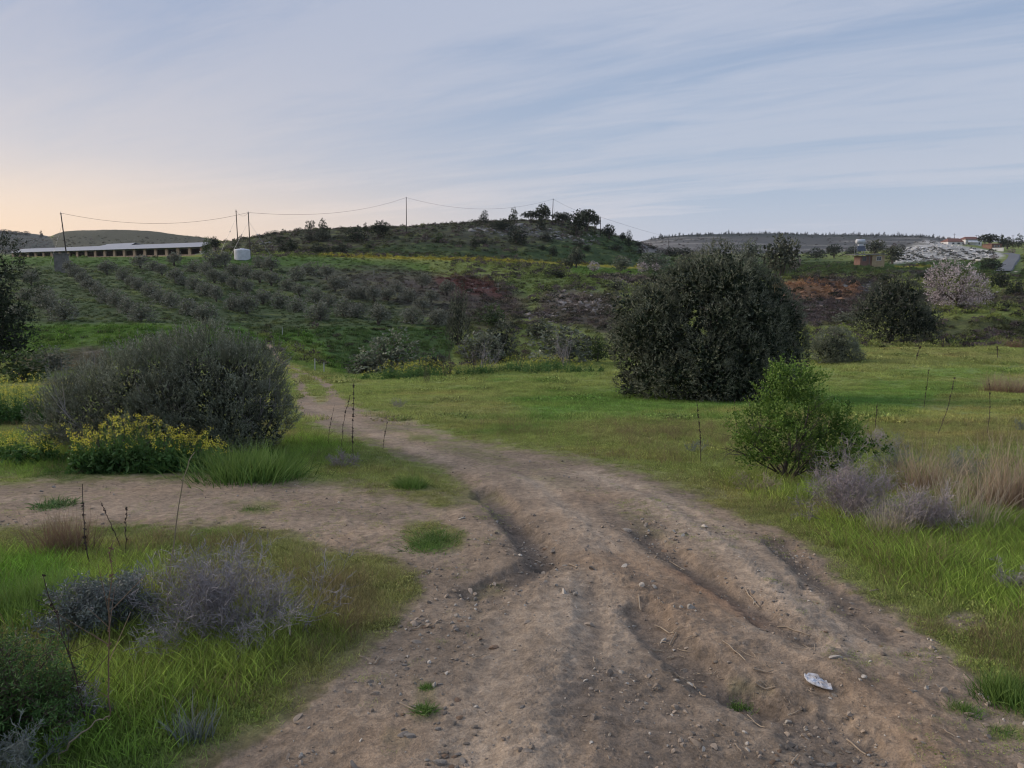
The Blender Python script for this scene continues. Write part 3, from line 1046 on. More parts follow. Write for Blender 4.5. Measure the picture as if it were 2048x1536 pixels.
leaf_mat('silver_leaf', [(.10, .12, .105), (.18, .205, .185), (.30, .32, .29)], trans=.1)
leaf_mat('dry_grass', [(.13, .058, .042), (.32, .22, .15), (.55, .45, .33)], trans=.15)
leaf_mat('tan_grass', [(.22, .16, .11), (.40, .33, .24), (.56, .49, .38)], trans=.15)
leaf_mat('dark_stalk', [(.045, .03, .028), (.085, .058, .05), (.12, .09, .07)], trans=0)
leaf_mat('bark', [(.06, .05, .045), (.10, .085, .075), (.16, .14, .12)], trans=0, rough=.9)
leaf_mat('lush_blade', [(.05, .11, .02), (.11, .20, .04), (.20, .30, .075)], trans=.25)


# ------------------------------------------------------------------ foliage
def nz3(P, f, seed=0):
    return fbm(P[:, 0] * f + P[:, 2] * f * .7, P[:, 1] * f - P[:, 2] * f * .9, seed, 3)


def crown(g, lobes, n, k, shoot, leaf, wid, up=.4, lump=.16, lf=1.6, spread=.7, shape='dia', ground=0.0, bias=0.0, twig=0.0, front=None):
    """shoots of k leaves all over the outside of the lobes; returns nothing, fills g"""
    lobes = np.array(lobes, float)
    area = (lobes[:, 3] * lobes[:, 4] + lobes[:, 3] * lobes[:, 5] + lobes[:, 4] * lobes[:, 5])
    pick = rng.choice(len(lobes), int(n * 1.5), p=area / area.sum())
    d = rand_dir(len(pick))
    if front is not None:            # thin out the side nobody can see from the track
        keep = (d[:, 1] < front) | (rng.random(len(pick)) < .25)
        d, pick = d[keep], pick[keep]
    c, r = lobes[pick, :3], lobes[pick, 3:6]
    bump = 1 + lump * 2.2 * fbm(d[:, 0] * lf + pick * 3.1 + 7, d[:, 2] * lf + d[:, 1] * lf * .8, 71, 3)
    bump2 = lump * .8 * fbm(d[:, 0] * lf * 4 + pick * 1.7, d[:, 2] * lf * 4 - d[:, 1] * lf * 3, 75, 2)
    rho = bump + bump2 - np.abs(rng.normal(size=len(pick))) * .10
    P = c + d * r * rho[:, None]
    keep = P[:, 2] > ground
    for q in lobes:
        e = np.linalg.norm((P - q[:3]) / q[3:6], axis=1)
        keep &= e > .80
    P, d, c = P[keep][:n], d[keep][:n], c[keep][:n]
    m = len(P)
    N = unit(d / lobes[pick[keep][:n], 3:6])
    D = unit(N + np.array([0, 0, up]) + rng.normal(size=(m, 3)) * .35)
    L = shoot * rng.uniform(.6, 1.4, m)
    base_r = np.clip(.45 + .38 * nz3(P, 1.3 / max(lobes[:, 3].mean(), .1), 77) + rng.normal(size=m) * .10 + bias, 0, 1)
    if twig:
        add_sticks(g, P - D * L[:, None] * .6, P + D * L[:, None], twig, twig * .4, .15, flat=True)
    t = np.tile(np.linspace(0.05, 1, k), m) + rng.normal(size=m * k) * .04
    i = np.repeat(np.arange(m), k)
    PP = P[i] + D[i] * (L[i] * t)[:, None] + rng.normal(size=(m * k, 3)) * leaf * .15
    DD = unit(D[i] + rng.normal(size=(m * k, 3)) * spread)
    R = np.clip(base_r[i] + .18 * (t - .4) + rng.normal(size=m * k) * .12, 0, 1)
    sz = rng.uniform(.6, 1.3, m * k)
    add_leaves(g, PP, DD, leaf * sz, wid * sz, R, shape)


def bumpy(lobes, n, r0, r1, ground=0.0, up=-.35, front=.5):
    """smaller clumps standing out of the outside of the big lobes"""
    L = np.array(lobes, float)
    area = L[:, 3] * L[:, 4] + L[:, 3] * L[:, 5] + L[:, 4] * L[:, 5]
    out = [tuple(q[:3]) + tuple(q[3:] * .93) for q in L]
    tries = 0
    while len(out) < n + len(L) and tries < n * 30:
        tries += 1
        q = L[rng.choice(len(L), p=area / area.sum())]
        d = rand_dir(1)[0]
        if d[2] < up or d[1] > front:
            continue
        p = q[:3] + d * q[3:] * rng.uniform(.84, 1.0)
        if p[2] < ground + r0 * .4 or min(np.linalg.norm((p - w[:3]) / w[3:]) for w in L) < .78:
            continue
        r = rng.uniform(r0, r1)
        out.append((*p, r, r, r * rng.uniform(.9, 1.35)))
    return out


def fill(g, lobes, n, leaf, ground=0.0, R=.12, lo=.25, hi=.82):  # inner leaves coloured dark to stand for the shade inside the crown
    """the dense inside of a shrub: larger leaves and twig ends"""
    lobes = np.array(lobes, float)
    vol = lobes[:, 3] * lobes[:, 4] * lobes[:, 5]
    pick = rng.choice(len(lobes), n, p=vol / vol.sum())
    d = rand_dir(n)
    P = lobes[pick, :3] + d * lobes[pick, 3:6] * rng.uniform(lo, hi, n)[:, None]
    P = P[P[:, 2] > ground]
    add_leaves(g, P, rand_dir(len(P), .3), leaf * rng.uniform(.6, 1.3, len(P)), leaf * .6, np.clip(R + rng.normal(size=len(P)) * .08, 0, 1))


def limbs(g, spots, r0, base=(0, 0, -.1), R=.5, k=6):
    """a trunk that forks towards the given points"""
    b = np.array(base, float)
    for sp in spots:
        sp = np.array(sp, float)
        mid = b * .5 + sp * .5 + np.array([0, 0, .12 * np.linalg.norm(sp - b)]) + rng.normal(size=3) * .06 * np.linalg.norm(sp - b)
        t = np.linspace(0, 1, 7)[:, None]
        P = (1 - t) ** 2 * b + 2 * t * (1 - t) * mid + t * t * sp
        P[1:-1] += rng.normal(size=(5, 3)) * .02 * np.linalg.norm(sp - b)
        g.tube(P, r0 * np.linspace(1, .25, 7), k, R=R)


# ------------------------------------------------------------------ trees and bushes seen from afar: a few shapes, many individuals
FAR = {}


def far_kind(kind, var, mat):
    key = (kind, var, mat)
    if key in FAR:
        return FAR[key]
    g, t = Geo(), Geo()
    J = lambda a: a * rng.uniform(.78, 1.2)
    if kind == 'round':
        lob = [(rng.uniform(-.14, .14), rng.uniform(-.14, .14), .60 + .05 * i, J(.34), J(.34), J(.30)) for i in range(3)] + \
              [(rng.choice([-1, 1]) * .25, rng.uniform(-.2, .2), .5, J(.22), J(.22), J(.2)) for _ in range(3)]
        crown(g, lob, 420, 4, .08, .075, .05, lump=.22)
        fill(g, lob, 350, .11)
        limbs(t, [(-.1, 0, .55), (.12, .05, .6), (.02, -.1, .5)], .045)
    elif kind == 'bush':
        lob = [(rng.uniform(-.15, .15), rng.uniform(-.15, .15), .40, J(.40), J(.40), J(.50)) for i in range(2)] + \
              [(rng.uniform(-.3, .3), rng.uniform(-.2, .2), J(.33), J(.25), J(.25), J(.36)) for _ in range(4)]
        crown(g, lob, 460, 4, .08, .07, .045, lump=.2)
        fill(g, lob, 350, .11)
        limbs(t, [(-.2, 0, .5), (.2, .05, .6), (.02, -.1, .5)], .03)
    elif kind == 'pine':
        lob = []
        for i in range(8):
            z = .28 + .68 * i / 7
            w = .36 * (1 - .80 * i / 7) + .03
            a = rng.uniform(0, 6.3)
            lob.append((math.cos(a) * w * .5, math.sin(a) * w * .5, z, w * J(.9), w * J(.9), J(.10)))
        crown(g, lob, 420, 4, .07, .075, .03, up=.5, lump=.25)
        fill(g, lob, 150, .09)
        limbs(t, [(0, 0, .98)], .03)
    elif kind == 'sparse':
        lob = [(rng.uniform(-.2, .2), rng.uniform(-.2, .2), rng.uniform(.35, .92), J(.16), J(.16), J(.10)) for i in range(9)]
        crown(g, lob, 260, 4, .07, .07, .03, up=.6, lump=.3)
        limbs(t, [(l[0], l[1], l[2]) for l in lob[:6]] + [(0, 0, .95)], .03)
    elif kind == 'umbrella':
        lob = [(x, rng.uniform(-.2, .2), .74 - abs(x) * .25, .2, .22, .15) for x in (-.33, -.15, .05, .2, .34)] + [(0, 0, .82, .3, .3, .15)]
        crown(g, lob, 460, 4, .06, .065, .045, lump=.25)
        fill(g, lob, 250, .09)
        limbs(t, [(-.25, 0, .7), (.22, .05, .7), (.02, -.1, .75)], .045)
    elif kind == 'almond':
        lob = [(rng.uniform(-.2, .2), rng.uniform(-.2, .2), .6, J(.3), J(.3), J(.30)) for i in range(3)] + \
              [(rng.uniform(-.3, .3), rng.uniform(-.2, .2), .48, J(.18), J(.2), J(.2)) for _ in range(3)]
        crown(g, lob, 330, 4, .07, .055, .05, lump=.3)
        fill(g, lob, 60, .05, R=.2)
        limbs(t, [(-.2, 0, .6), (.2, .05, .65), (.02, -.1, .6), (.05, .1, .8)], .035)
    elif kind == 'upright':
        lob = [(rng.uniform(-.12, .12), rng.uniform(-.12, .12), .2 + .65 * i / 6, .40 * (1 - .5 * i / 6), .40 * (1 - .5 * i / 6), .2) for i in range(7)]
        crown(g, lob, 700, 4, .09, .05, .02, up=1.6, lump=.12, spread=.35)
        fill(g, lob, 400, .08)
        limbs(t, [(-.1, 0, .7), (.1, 0, .7)], .02)
    elif kind == 'bare':
        O = np.zeros((9, 3))
        O[:, :2] = rng.normal(size=(9, 2)) * .05
        segs, P, D = grow(O, rand_dir(9, 1.8), rng.uniform(.5, .9, 9), np.full(9, .012),
                          [(3, 6, .5, .5, .12, .05), (2, 5, .5, .5, .2, .1), (2, 0, 0, 0, .2, 0)])
        for A, B, ra, rb in segs:
            add_sticks(g, A, B, ra + .002, rb + .001, .5, flat=True)
        limbs(t, [(0, 0, .3)], .012)
    me_c = g.mesh(kind + '_crown', MATS[mat])
    me_t = t.mesh(kind + '_trunk', MATS['bark'])
    FAR[key] = (me_c, me_t)
    return FAR[key]


def far_tree(name, cat, u, v, w, h, kind, mat, label, ymax=1e9, ymin=0, group=None, var=None, sink=.02):
    """a tree at the pixel of its foot, w and h its size in the photo (pixels)"""
    vv = v
    X, Y, Z = place(u, vv, ymin)
    while Y > ymax and vv < 800:
        vv += 1
        X, Y, Z = place(u, vv, ymin)
    dep = Y * CT - Z * ST
    W, H = w * dep / FPX, h * dep / FPX
    Z -= sink * H
    var = rng.integers(5) if var is None else var
    c, t = far_kind(kind, int(var), mat)
    o = thing(name, label, cat, (X, Y, Z), group, rng.uniform(0, 6.28), (W * 1.12, W * 1.12, H * 1.04))
    add('crown', c, o)
    add('trunk', t, o)
    return o


# --- the olive grove on the far slope: rows as they run up the slope in the photo (crown middle x, foot y, width)
GROVE = [
    [(32, 640, 40), (52, 600, 34), (65, 572, 34), (60, 560, 30), (83, 596, 38), (84, 612, 36), (100, 625, 42), (132, 652, 54)],
    [(140, 549, 28), (155, 560, 30), (166, 572, 30), (179, 582, 32), (193, 592, 36), (213, 605, 38), (232, 614, 38), (252, 625, 36), (282, 647, 52)],
    [(215, 548, 34), (246, 562, 30), (264, 576, 30), (280, 580, 32), (303, 592, 38), (322, 605, 34), (343, 617, 38), (380, 630, 44), (410, 648, 48)],
    [(280, 535, 30), (306, 540, 30), (326, 548, 28), (350, 566, 30), (366, 568, 28), (386, 578, 34), (410, 590, 38), (433, 603, 32), (462, 620, 38), (496, 628, 42)],
    [(350, 530, 32), (388, 543, 34), (412, 549, 30), (430, 564, 32), (448, 568, 34), (470, 579, 36), (494, 590, 36), (526, 607, 36), (562, 615, 38), (597, 622, 36), (640, 640, 50)],
    [(425, 532, 34), (452, 533, 34), (470, 548, 34), (493, 553, 34), (519, 566, 32), (542, 573, 34), (575, 580, 34), (600, 592, 34), (632, 600, 38), (656, 612, 34), (687, 632, 40), (715, 635, 38), (757, 648, 48)],
    [(522, 532, 34), (544, 543, 36), (592, 560, 36), (622, 549, 36), (654, 558, 32), (670, 582, 34), (686, 572, 30), (702, 596, 32), (724, 598, 34), (794, 583, 32), (747, 604, 32)],
    [(776, 602, 32), (817, 605, 34), (825, 646, 46), (845, 626, 38), (872, 648, 46), (895, 590, 36), (845, 575, 32), (862, 607, 30)],
]
ORD = 'first second third fourth fifth sixth seventh eighth ninth tenth eleventh twelfth thirteenth fourteenth'.split()
for ri, row in enumerate(GROVE):
    order = sorted(row, key=lambda q: -q[1])
    for qi, (u, v, w) in enumerate(order):
        if qi == 0:
            lab = 'grey olive tree standing lowest in the %s grove row from the left' % ORD[ri]
        elif qi == len(order) - 1:
            lab = 'small grey olive tree at the top end of the %s grove row from the left' % ORD[ri]
        else:
            lab = 'grey olive tree, %s up from the bottom of the %s grove row from the left' % (ORD[qi], ORD[ri])
        far_tree('olive_tree', 'olive tree', u + rng.uniform(-2, 2), v + 1, w * rng.uniform(.78, .98), w * rng.uniform(.68, .92), 'bush' if rng.random() < .6 else 'round',
                 'grove_leaf', lab, ymin=66, group='olive trees in rows on the far slope')

HILL = [  # u, foot v, width, height, kind, leaf, name, label
    (620, 476, 22, 34, 'sparse', 'hill_leaf', 'pine_tree', 'thin sparse pine at the left of the skyline pair left of the bare ridge'),
    (647, 478, 26, 36, 'pine', 'hill_leaf', 'pine_tree', 'fuller dark pine, right one of the skyline pair on the left shoulder'),
    (549, 470, 14, 9, 'bush', 'hill_leaf', 'bush', 'tiny dark bush on the skyline left of the pair of pines'),
    (619, 484, 32, 24, 'bush', 'dark_leaf', 'bush', 'dark green bush below the thin sparse pine'),
    (648, 482, 28, 22, 'bush', 'dark_leaf', 'bush', 'dark bush below the fuller pine of the skyline pair'),
    (714, 484, 40, 28, 'bush', 'hill_leaf', 'bush', 'large rounded dark bush on the left flank of the hill'),
    (731, 465, 12, 18, 'pine', 'hill_leaf', 'pine_tree', 'tiny pine on the skyline left of the round skyline tree'),
    (758, 476, 34, 30, 'round', 'hill_leaf', 'round_tree', 'round dark tree breaking the skyline left of the middle pole'),
    (779, 471, 10, 6, 'bush', 'hill_leaf', 'bush', 'tiny bush between the round skyline tree and the middle pole'),
    (559, 489, 16, 14, 'bush', 'hill_leaf', 'bush', 'small dark bush on the lower left end of the hill'),
    (566, 507, 16, 20, 'bush', 'hill_leaf', 'bush', 'left one of two dark bushes on the field edge below the hill'),
    (584, 507, 20, 24, 'round', 'hill_leaf', 'round_tree', 'right one of two dark bushes on the field edge below the hill'),
    (522, 508, 18, 12, 'bush', 'hill_leaf', 'bush', 'low dark bush on the field edge just right of the white tank'),
    (640, 506, 30, 18, 'bush', 'hill_leaf', 'bush', 'wide dark bush above the left end of the yellow strip'),
    (681, 506, 26, 20, 'bush', 'hill_leaf', 'bush', 'dark bush above the yellow strip under the big rounded bush'),
    (740, 497, 14, 10, 'bush', 'hill_leaf', 'bush', 'small bush on the lower flank left of the middle pole'),
    (879, 484, 20, 18, 'bush', 'mid_leaf', 'bush', 'greenish bush on the slope right of the middle pole'),
    (949, 496, 18, 22, 'bush', 'hill_leaf', 'bush', 'upright dark bush low on the slope below the lone skyline pine'),
    (968, 449, 24, 26, 'pine', 'hill_leaf', 'pine_tree', 'lone dark pine on the skyline right of the middle pole'),
    (969, 488, 12, 12, 'bush', 'hill_leaf', 'bush', 'small bush below the lone skyline pine'),
    (1009, 453, 20, 14, 'pine', 'hill_leaf', 'pine_tree', 'short pine on the skyline between the lone pine and the taller one'),
    (1005, 460, 40, 16, 'bush', 'hill_leaf', 'bush', 'wide low dark bush under the short skyline pine'),
    (1027, 447, 20, 28, 'pine', 'hill_leaf', 'pine_tree', 'taller pine on the skyline left of the clump by the hilltop pole'),
    (1032, 488, 36, 36, 'bush', 'hill_leaf', 'bush', 'big dark bush below the taller skyline pine'),
    (1060, 446, 28, 22, 'umbrella', 'hill_leaf', 'round_tree', 'open flat-crowned tree left in the clump by the hilltop pole'),
    (1083, 448, 34, 34, 'round', 'hill_leaf', 'round_tree', 'tall dark tree right in the clump beside the hilltop pole'),
    (1081, 460, 18, 24, 'bush', 'hill_leaf', 'bush', 'dark bush standing before the clump by the hilltop pole'),
    (1116, 448, 26, 20, 'round', 'hill_leaf', 'round_tree', 'low round tree just right of the hilltop pole'),
    (1134, 447, 24, 17, 'round', 'hill_leaf', 'round_tree', 'low dark tree between the hilltop pole and the big arching tree'),
    (1152, 472, 42, 42, 'round', 'hill_leaf', 'round_tree', 'large dark tree in front of the arching skyline trees'),
    (1172, 464, 42, 40, 'umbrella', 'hill_leaf', 'round_tree', 'wide arching tree with sky showing under its crown'),
    (1190, 466, 20, 34, 'umbrella', 'hill_leaf', 'round_tree', 'leaning dark tree at the right end of the arching group'),
    (1218, 479, 26, 25, 'round', 'hill_leaf', 'round_tree', 'dark tree just right of the fourth pole on the descending ridge'),
    (1245, 484, 13, 15, 'round', 'hill_leaf', 'round_tree', 'smaller left one of two trees low on the descending ridge'),
    (1258, 494, 16, 28, 'upright', 'hill_leaf', 'round_tree', 'taller right one of two trees low on the descending ridge'),
    (1276, 492, 15, 11, 'bush', 'hill_leaf', 'bush', 'small bush at the right foot of the ridge'),
    (1280, 510, 10, 16, 'bush', 'hill_leaf', 'bush', 'narrow dark bush at the right edge of the green hillside'),
    (1232, 503, 26, 12, 'bush', 'hill_leaf', 'bush', 'low wide bush in the open green hillside'),
    (1106, 512, 14, 20, 'bush', 'hill_leaf', 'bush', 'dark bush on the green hillside above the right end of the yellow strip'),
    (1094, 482, 22, 20, 'bush', 'hill_leaf', 'bush', 'dark bush below the pale rocks of the hilltop'),
    (1160, 500, 16, 20, 'upright', 'hill_leaf', 'bush', 'narrow bush on the hillside below the big arching tree'),
    (1174, 502, 16, 10, 'bush', 'hill_leaf', 'bush', 'tiny bush beside the narrow bush on the hillside'),
    (1086, 500, 9, 10, 'bush', 'hill_leaf', 'bush', 'very small bush on the hillside left of centre'),
    (1153, 537, 28, 38, 'round', 'dark_leaf', 'round_tree', 'tall dark tree at the right end of the yellow strip'),
    (1138, 536, 28, 20, 'bush', 'dark_leaf', 'bush', 'greyish bush left beside the tall tree ending the yellow strip'),
    (1111, 555, 32, 18, 'bush', 'hill_leaf', 'bush', 'low dark bush on the bank below the yellow strip'),
    (1188, 545, 22, 20, 'almond', 'blossom', 'almond_tree', 'leftmost small almond tree in white blossom in the far green field'),
    (1241, 545, 34, 28, 'round', 'olive_grey', 'olive_tree', 'grey-green olive between the white blossoming trees in the far field'),
    (1288, 548, 23, 22, 'almond', 'blossom', 'almond_tree', 'rounded white blossoming almond right of the far olive'),
    (1314, 545, 17, 16, 'almond', 'blossom', 'almond_tree', 'small blossoming almond tree close to the big dark olive'),
    (1308, 534, 46, 28, 'bush', 'olive_grey', 'bush', 'dull green thicket behind the small blossoming almonds'),
    (1340, 512, 32, 16, 'bush', 'hill_leaf', 'bush', 'dark thicket at the foot of the terraced hill left of the big olive'),
    (1372, 514, 34, 18, 'bush', 'hill_leaf', 'bush', 'dark thicket right above the left shoulder of the big olive'),
    (1234, 580, 40, 22, 'bush', 'dark_leaf', 'bush', 'dark bush under the stony edge of the far field'),
    (1562, 556, 60, 72, 'round', 'dark_leaf', 'round_tree', 'tall dark tree rising behind the right shoulder of the big olive'),
    (1500, 532, 44, 46, 'round', 'olive_grey', 'round_tree', 'brownish tree behind the top of the big olive'),
    (1590, 540, 20, 30, 'almond', 'pink_blossom', 'almond_tree', 'pale almond beside the tall dark tree right of the big olive'),
    (1632, 516, 30, 20, 'bush', 'hill_leaf', 'round_tree', 'dark tree on the field edge left of the shed, nearest the big olive'),
    (1668, 516, 24, 24, 'round', 'hill_leaf', 'round_tree', 'dark round tree midway between the tall dark tree and the shed'),
    (1706, 510, 24, 18, 'bush', 'hill_leaf', 'bush', 'dark bush behind the left end of the shed'),
    (1749, 512, 34, 28, 'round', 'dark_leaf', 'round_tree', 'broad green tree behind the shed roof'),
    (1785, 528, 30, 32, 'round', 'dark_leaf', 'round_tree', 'dark green tree at the right end of the shed'),
    (1981, 541, 38, 24, 'bush', 'hill_leaf', 'bush', 'dark rounded bush beside the asphalt road'),
    (1988, 519, 15, 10, 'almond', 'pink_blossom', 'almond_tree', 'small pinkish blossoming tree left of the road bend'),
    (2024, 508, 15, 10, 'almond', 'pink_blossom', 'almond_tree', 'small pinkish blossoming tree above the road bend'),
    (1978, 496, 36, 27, 'umbrella', 'hill_leaf', 'round_tree', 'broad dark umbrella-shaped tree right of the white houses'),
    (2003, 497, 14, 25, 'round', 'hill_leaf', 'round_tree', 'narrow dark tree right of the umbrella-shaped tree'),
    (2014, 497, 18, 20, 'round', 'hill_leaf', 'round_tree', 'rounded dark tree between the utility poles at the right'),
    (2037, 497, 20, 26, 'pine', 'hill_leaf', 'pine_tree', 'pointed dark conifer at the right edge of the skyline'),
    (2000, 575, 30, 34, 'bush', 'hill_leaf', 'bush', 'dark bush on the slope right of the big blossoming almond'),
    (2035, 592, 36, 30, 'bush', 'hill_leaf', 'bush', 'dark bush at the right edge of the photo above the bank'),
    (1770, 562, 22, 16, 'bush', 'hill_leaf', 'bush', 'small dark bush on the grey scrub below the shed'),
    (1850, 560, 30, 16, 'bush', 'hill_leaf', 'bush', 'dark bush just left behind the big blossoming almond'),
    (310, 505, 24, 16, 'bush', 'hill_leaf', 'bush', 'dark bush in front of the right part of the long barn'),
    (416, 514, 22, 34, 'upright', 'mid_leaf', 'bush', 'green bush beside the right end of the long barn'),
    (431, 500, 18, 24, 'round', 'hill_leaf', 'round_tree', 'dark tree on the skyline at the right end of the long barn'),
    (83, 478, 7, 15, 'pine', 'blueh_leaf', 'pine_tree', 'lone pointed conifer on the far left skyline'),
    (54, 470, 12, 9, 'bush', 'blueh_leaf', 'round_tree', 'dark dome-shaped tree on the far left skyline'),
    (30, 469, 26, 8, 'bush', 'blueh_leaf', 'round_tree', 'wide dark thicket on the far left skyline'),
    (9, 466, 20, 8, 'bush', 'blueh_leaf', 'round_tree', 'dark trees at the left edge of the far skyline'),
]
leaf_mat('blueh_leaf', [(.018, .026, .022), (.028, .038, .032), (.04, .05, .04)], trans=.1)
for u, v, w, h, kind, mat, nm, lab in HILL:
    ymax = 330 if 440 < u < 1285 else (700 if u > 1285 else (1500 if v < 480 and u < 100 else 420))
    far_tree(nm, {'bush': 'bush', 'pine_tree': 'pine tree', 'olive_tree': 'olive tree', 'almond_tree': 'almond tree'}.get(nm, 'tree'),
             u, v, w, h, kind, mat, lab, ymax=ymax)

GULLY = [
    (777, 748, 94, 78, 'bush', 'olive_grey', 'bush', 'silvery rounded bush in the gully behind the left mustard flowers'),
    (726, 750, 60, 42, 'bush', 'dark_leaf', 'bush', 'dark bush left of the silvery gully bush'),
    (916, 692, 52, 100, 'upright', 'dark_leaf', 'bush', 'tall upright dark green shrub on the far bank of the gully'),
    (984, 650, 48, 40, 'bush', 'mid_leaf', 'bush', 'dull olive bush above right of the tall upright shrub'),
    (966, 722, 70, 60, 'bush', 'olive_grey', 'bush', 'grey bush with pale twigs right of the tall upright shrub'),
    (1004, 710, 56, 68, 'bush', 'dark_leaf', 'bush', 'dark green bush behind the grey twiggy gully bush'),
    (1076, 678, 48, 36, 'bush', 'dark_leaf', 'bush', 'small dark bush left above the rounded grey gully bush'),
    (1126, 724, 96, 74, 'bush', 'olive_grey', 'bush', 'broad rounded grey bush at the right end of the gully'),
    (1196, 726, 44, 50, 'upright', 'mid_leaf', 'bush', 'thin yellow-green willowy bush against the big dark olive'),
    (868, 746, 46, 40, 'bush', 'dark_leaf', 'bush', 'dark bush right of the silvery gully bush'),
    (1690, 648, 44, 24, 'bush', 'olive_grey', 'bush', 'low grey bush left of the dark tree by the bank'),
]
for u, v, w, h, kind, mat, nm, lab in GULLY:
    far_tree(nm, 'bush', u, v, w, h, kind, mat, lab, ymin=44 if u < 1500 else 0)
for u, v, w, h, lab in [(900, 752, 34, 62, 'bare brown leafless shrub among the mustard at the gully edge'),
                        (1040, 735, 30, 50, 'bare brown shrub between the two grey gully bushes'),
                        (945, 745, 24, 44, 'thin leafless shrub right of the mustard flowers'),
                        (965, 738, 60, 60, 'pale leafless twigs in front of the grey gully bush'),
                        (1130, 732, 56, 60, 'pale leafless twigs in front of the broad rounded gully bush'),
                        (850, 766, 18, 40, 'small leafless shrub standing in the field before the mustard')]:
    far_tree('bare_shrub', 'shrub', u, v, w, h, 'bare', 'grey_twig' if 'pale' in lab else 'dark_stalk', lab)


# ------------------------------------------------------------------ larger single trees
def depth_of(X, Y, Z):
    return Y * CT - Z * ST


def big(name, cat, label, foot, group=None):
    X, Y, Z = place(*foot)
    o = thing(name, label, cat, (X, Y, Z), group)
    return o, X, Y, Z, depth_of(X, Y, Z) / FPX        # metres per photo pixel


def lobes_px(foot_u, foot_v, m, L):
    """lobes given as (x, y of the middle, half width, half height) in photo pixels and (offset, half depth) in metres"""
    return [((u - foot_u) * m, dy, (foot_v - v) * m, a * m, dz, b * m) for u, v, a, b, dy, dz in L]


# the big dark olive in the middle of the field
o, X, Y, Z, m = big('olive_tree', 'olive tree', 'huge dark olive tree with a rounded crown reaching down to the meadow', (1410, 796))
LB = lobes_px(1410, 796, m, [(1400, 655, 130, 105, .3, 2.2), (1310, 665, 62, 78, 0, 1.6), (1492, 680, 82, 100, .1, 1.8), (1278, 722, 40, 56, 0, 1.2), (1262, 765, 28, 26, 0, .9),
                             (1438, 562, 48, 36, .3, 1.1), (1368, 578, 50, 42, -.2, 1.2), (1302, 612, 40, 36, .0, 1.0), (1488, 612, 42, 38, .4, 1.1), (1535, 668, 36, 50, .3, 1.1),
                             (1556, 715, 34, 58, .1, 1.1), (1570, 762, 24, 26, 0, .8), (1400, 730, 130, 56, -1.1, 1.2), (1410, 765, 150, 28, -.3, 2.0)])
LB = [(*q[:3], *(r * 1.07 for r in q[3:])) for q in LB]
g, f, t = Geo(), Geo(), Geo()
BL = bumpy(LB, 95, .30, .66, front=.6)
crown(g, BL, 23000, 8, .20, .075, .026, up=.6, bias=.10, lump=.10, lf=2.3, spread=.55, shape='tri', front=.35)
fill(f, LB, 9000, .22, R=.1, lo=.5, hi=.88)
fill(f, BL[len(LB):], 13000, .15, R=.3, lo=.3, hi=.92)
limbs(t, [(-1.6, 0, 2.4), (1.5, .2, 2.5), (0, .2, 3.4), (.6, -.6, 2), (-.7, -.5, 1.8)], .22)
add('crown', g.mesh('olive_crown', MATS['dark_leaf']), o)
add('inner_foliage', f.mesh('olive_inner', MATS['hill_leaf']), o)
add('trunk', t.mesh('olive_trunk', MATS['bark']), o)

# dark tree by the bank, round bush in the field
o, X, Y, Z, m = big('round_tree', 'tree', 'dark bushy tree in the meadow in front of the white blossoming almond', (1782, 688))
LB = lobes_px(1782, 688, m, [(1785, 620, 50, 44, 0, 1.6), (1745, 640, 34, 38, 0, 1.2), (1820, 650, 38, 34, 0, 1.4), (1775, 595, 30, 24, 0, 1), (1790, 655, 55, 32, -.5, 1.2)])
g, f, t = Geo(), Geo(), Geo()
BL = bumpy(LB, 45, .5, .85)
crown(g, BL, 5500, 6, .30, .16, .06, up=.5, lump=.2, lf=2.2, shape='tri', front=.4)
fill(f, BL, 4200, .26, R=.1)
limbs(t, [(-.8, 0, 1.6), (.8, .1, 1.6), (0, 0, 2.2)], .14)
add('crown', g.mesh('dark_crown', MATS['dark_leaf']), o)
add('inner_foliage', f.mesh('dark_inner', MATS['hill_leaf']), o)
add('trunk', t.mesh('dark_trunk', MATS['bark']), o)

o, X, Y, Z, m = big('bush', 'bush', 'round grey-green bush standing alone in the meadow right of the huge olive', (1666, 727))
LB = lobes_px(1666, 727, m, [(1666, 694, 38, 34, 0, .9), (1650, 704, 26, 26, -.1, .8), (1686, 706, 26, 24, 0, .8), (1708, 716, 18, 12, 0, .5)])
g, f, t = Geo(), Geo(), Geo()
crown(g, LB, 2900, 6, .22, .10, .03, up=.8, lump=.12, lf=2.2, shape='tri', front=.4)
fill(f, LB, 1500, .16, R=.1)
limbs(t, [(-.4, 0, .8), (.4, .1, .8)], .05)
add('crown', g.mesh('field_bush_crown', MATS['olive_grey']), o)
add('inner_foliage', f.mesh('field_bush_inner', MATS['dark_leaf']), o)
add('stems', t.mesh('field_bush_stems', MATS['bark']), o)

# the blossoming almond on the bank
o, X, Y, Z, m = big('almond_tree', 'almond tree', 'large almond tree in white blossom on top of the grassy bank', (1912, 617))
LB = lobes_px(1912, 617, m, [(1905, 565, 40, 32, 0, 1.6), (1880, 560, 26, 28, 0, 1.2), (1940, 580, 30, 24, 0, 1.2), (1900, 590, 44, 20, -.3, 1.2), (1960, 594, 16, 14, 0, .8), (1868, 582, 14, 26, 0, .8)])
g, f, t = Geo(), Geo(), Geo()
crown(g, LB, 1500, 4, .35, .12, .11, up=.2, lump=.28, lf=3, spread=1.2, bias=.12)
crown(g, [tuple(l[:3]) + tuple(q * .7 for q in l[3:]) for l in LB], 650, 4, .35, .12, .10, up=.2, lump=.3, lf=3, spread=1.2, bias=-.2)
add('blossom', g.mesh('almond_blossom', MATS['blossom']), o)
O = np.tile([[0, 0, .55]], (9, 1))
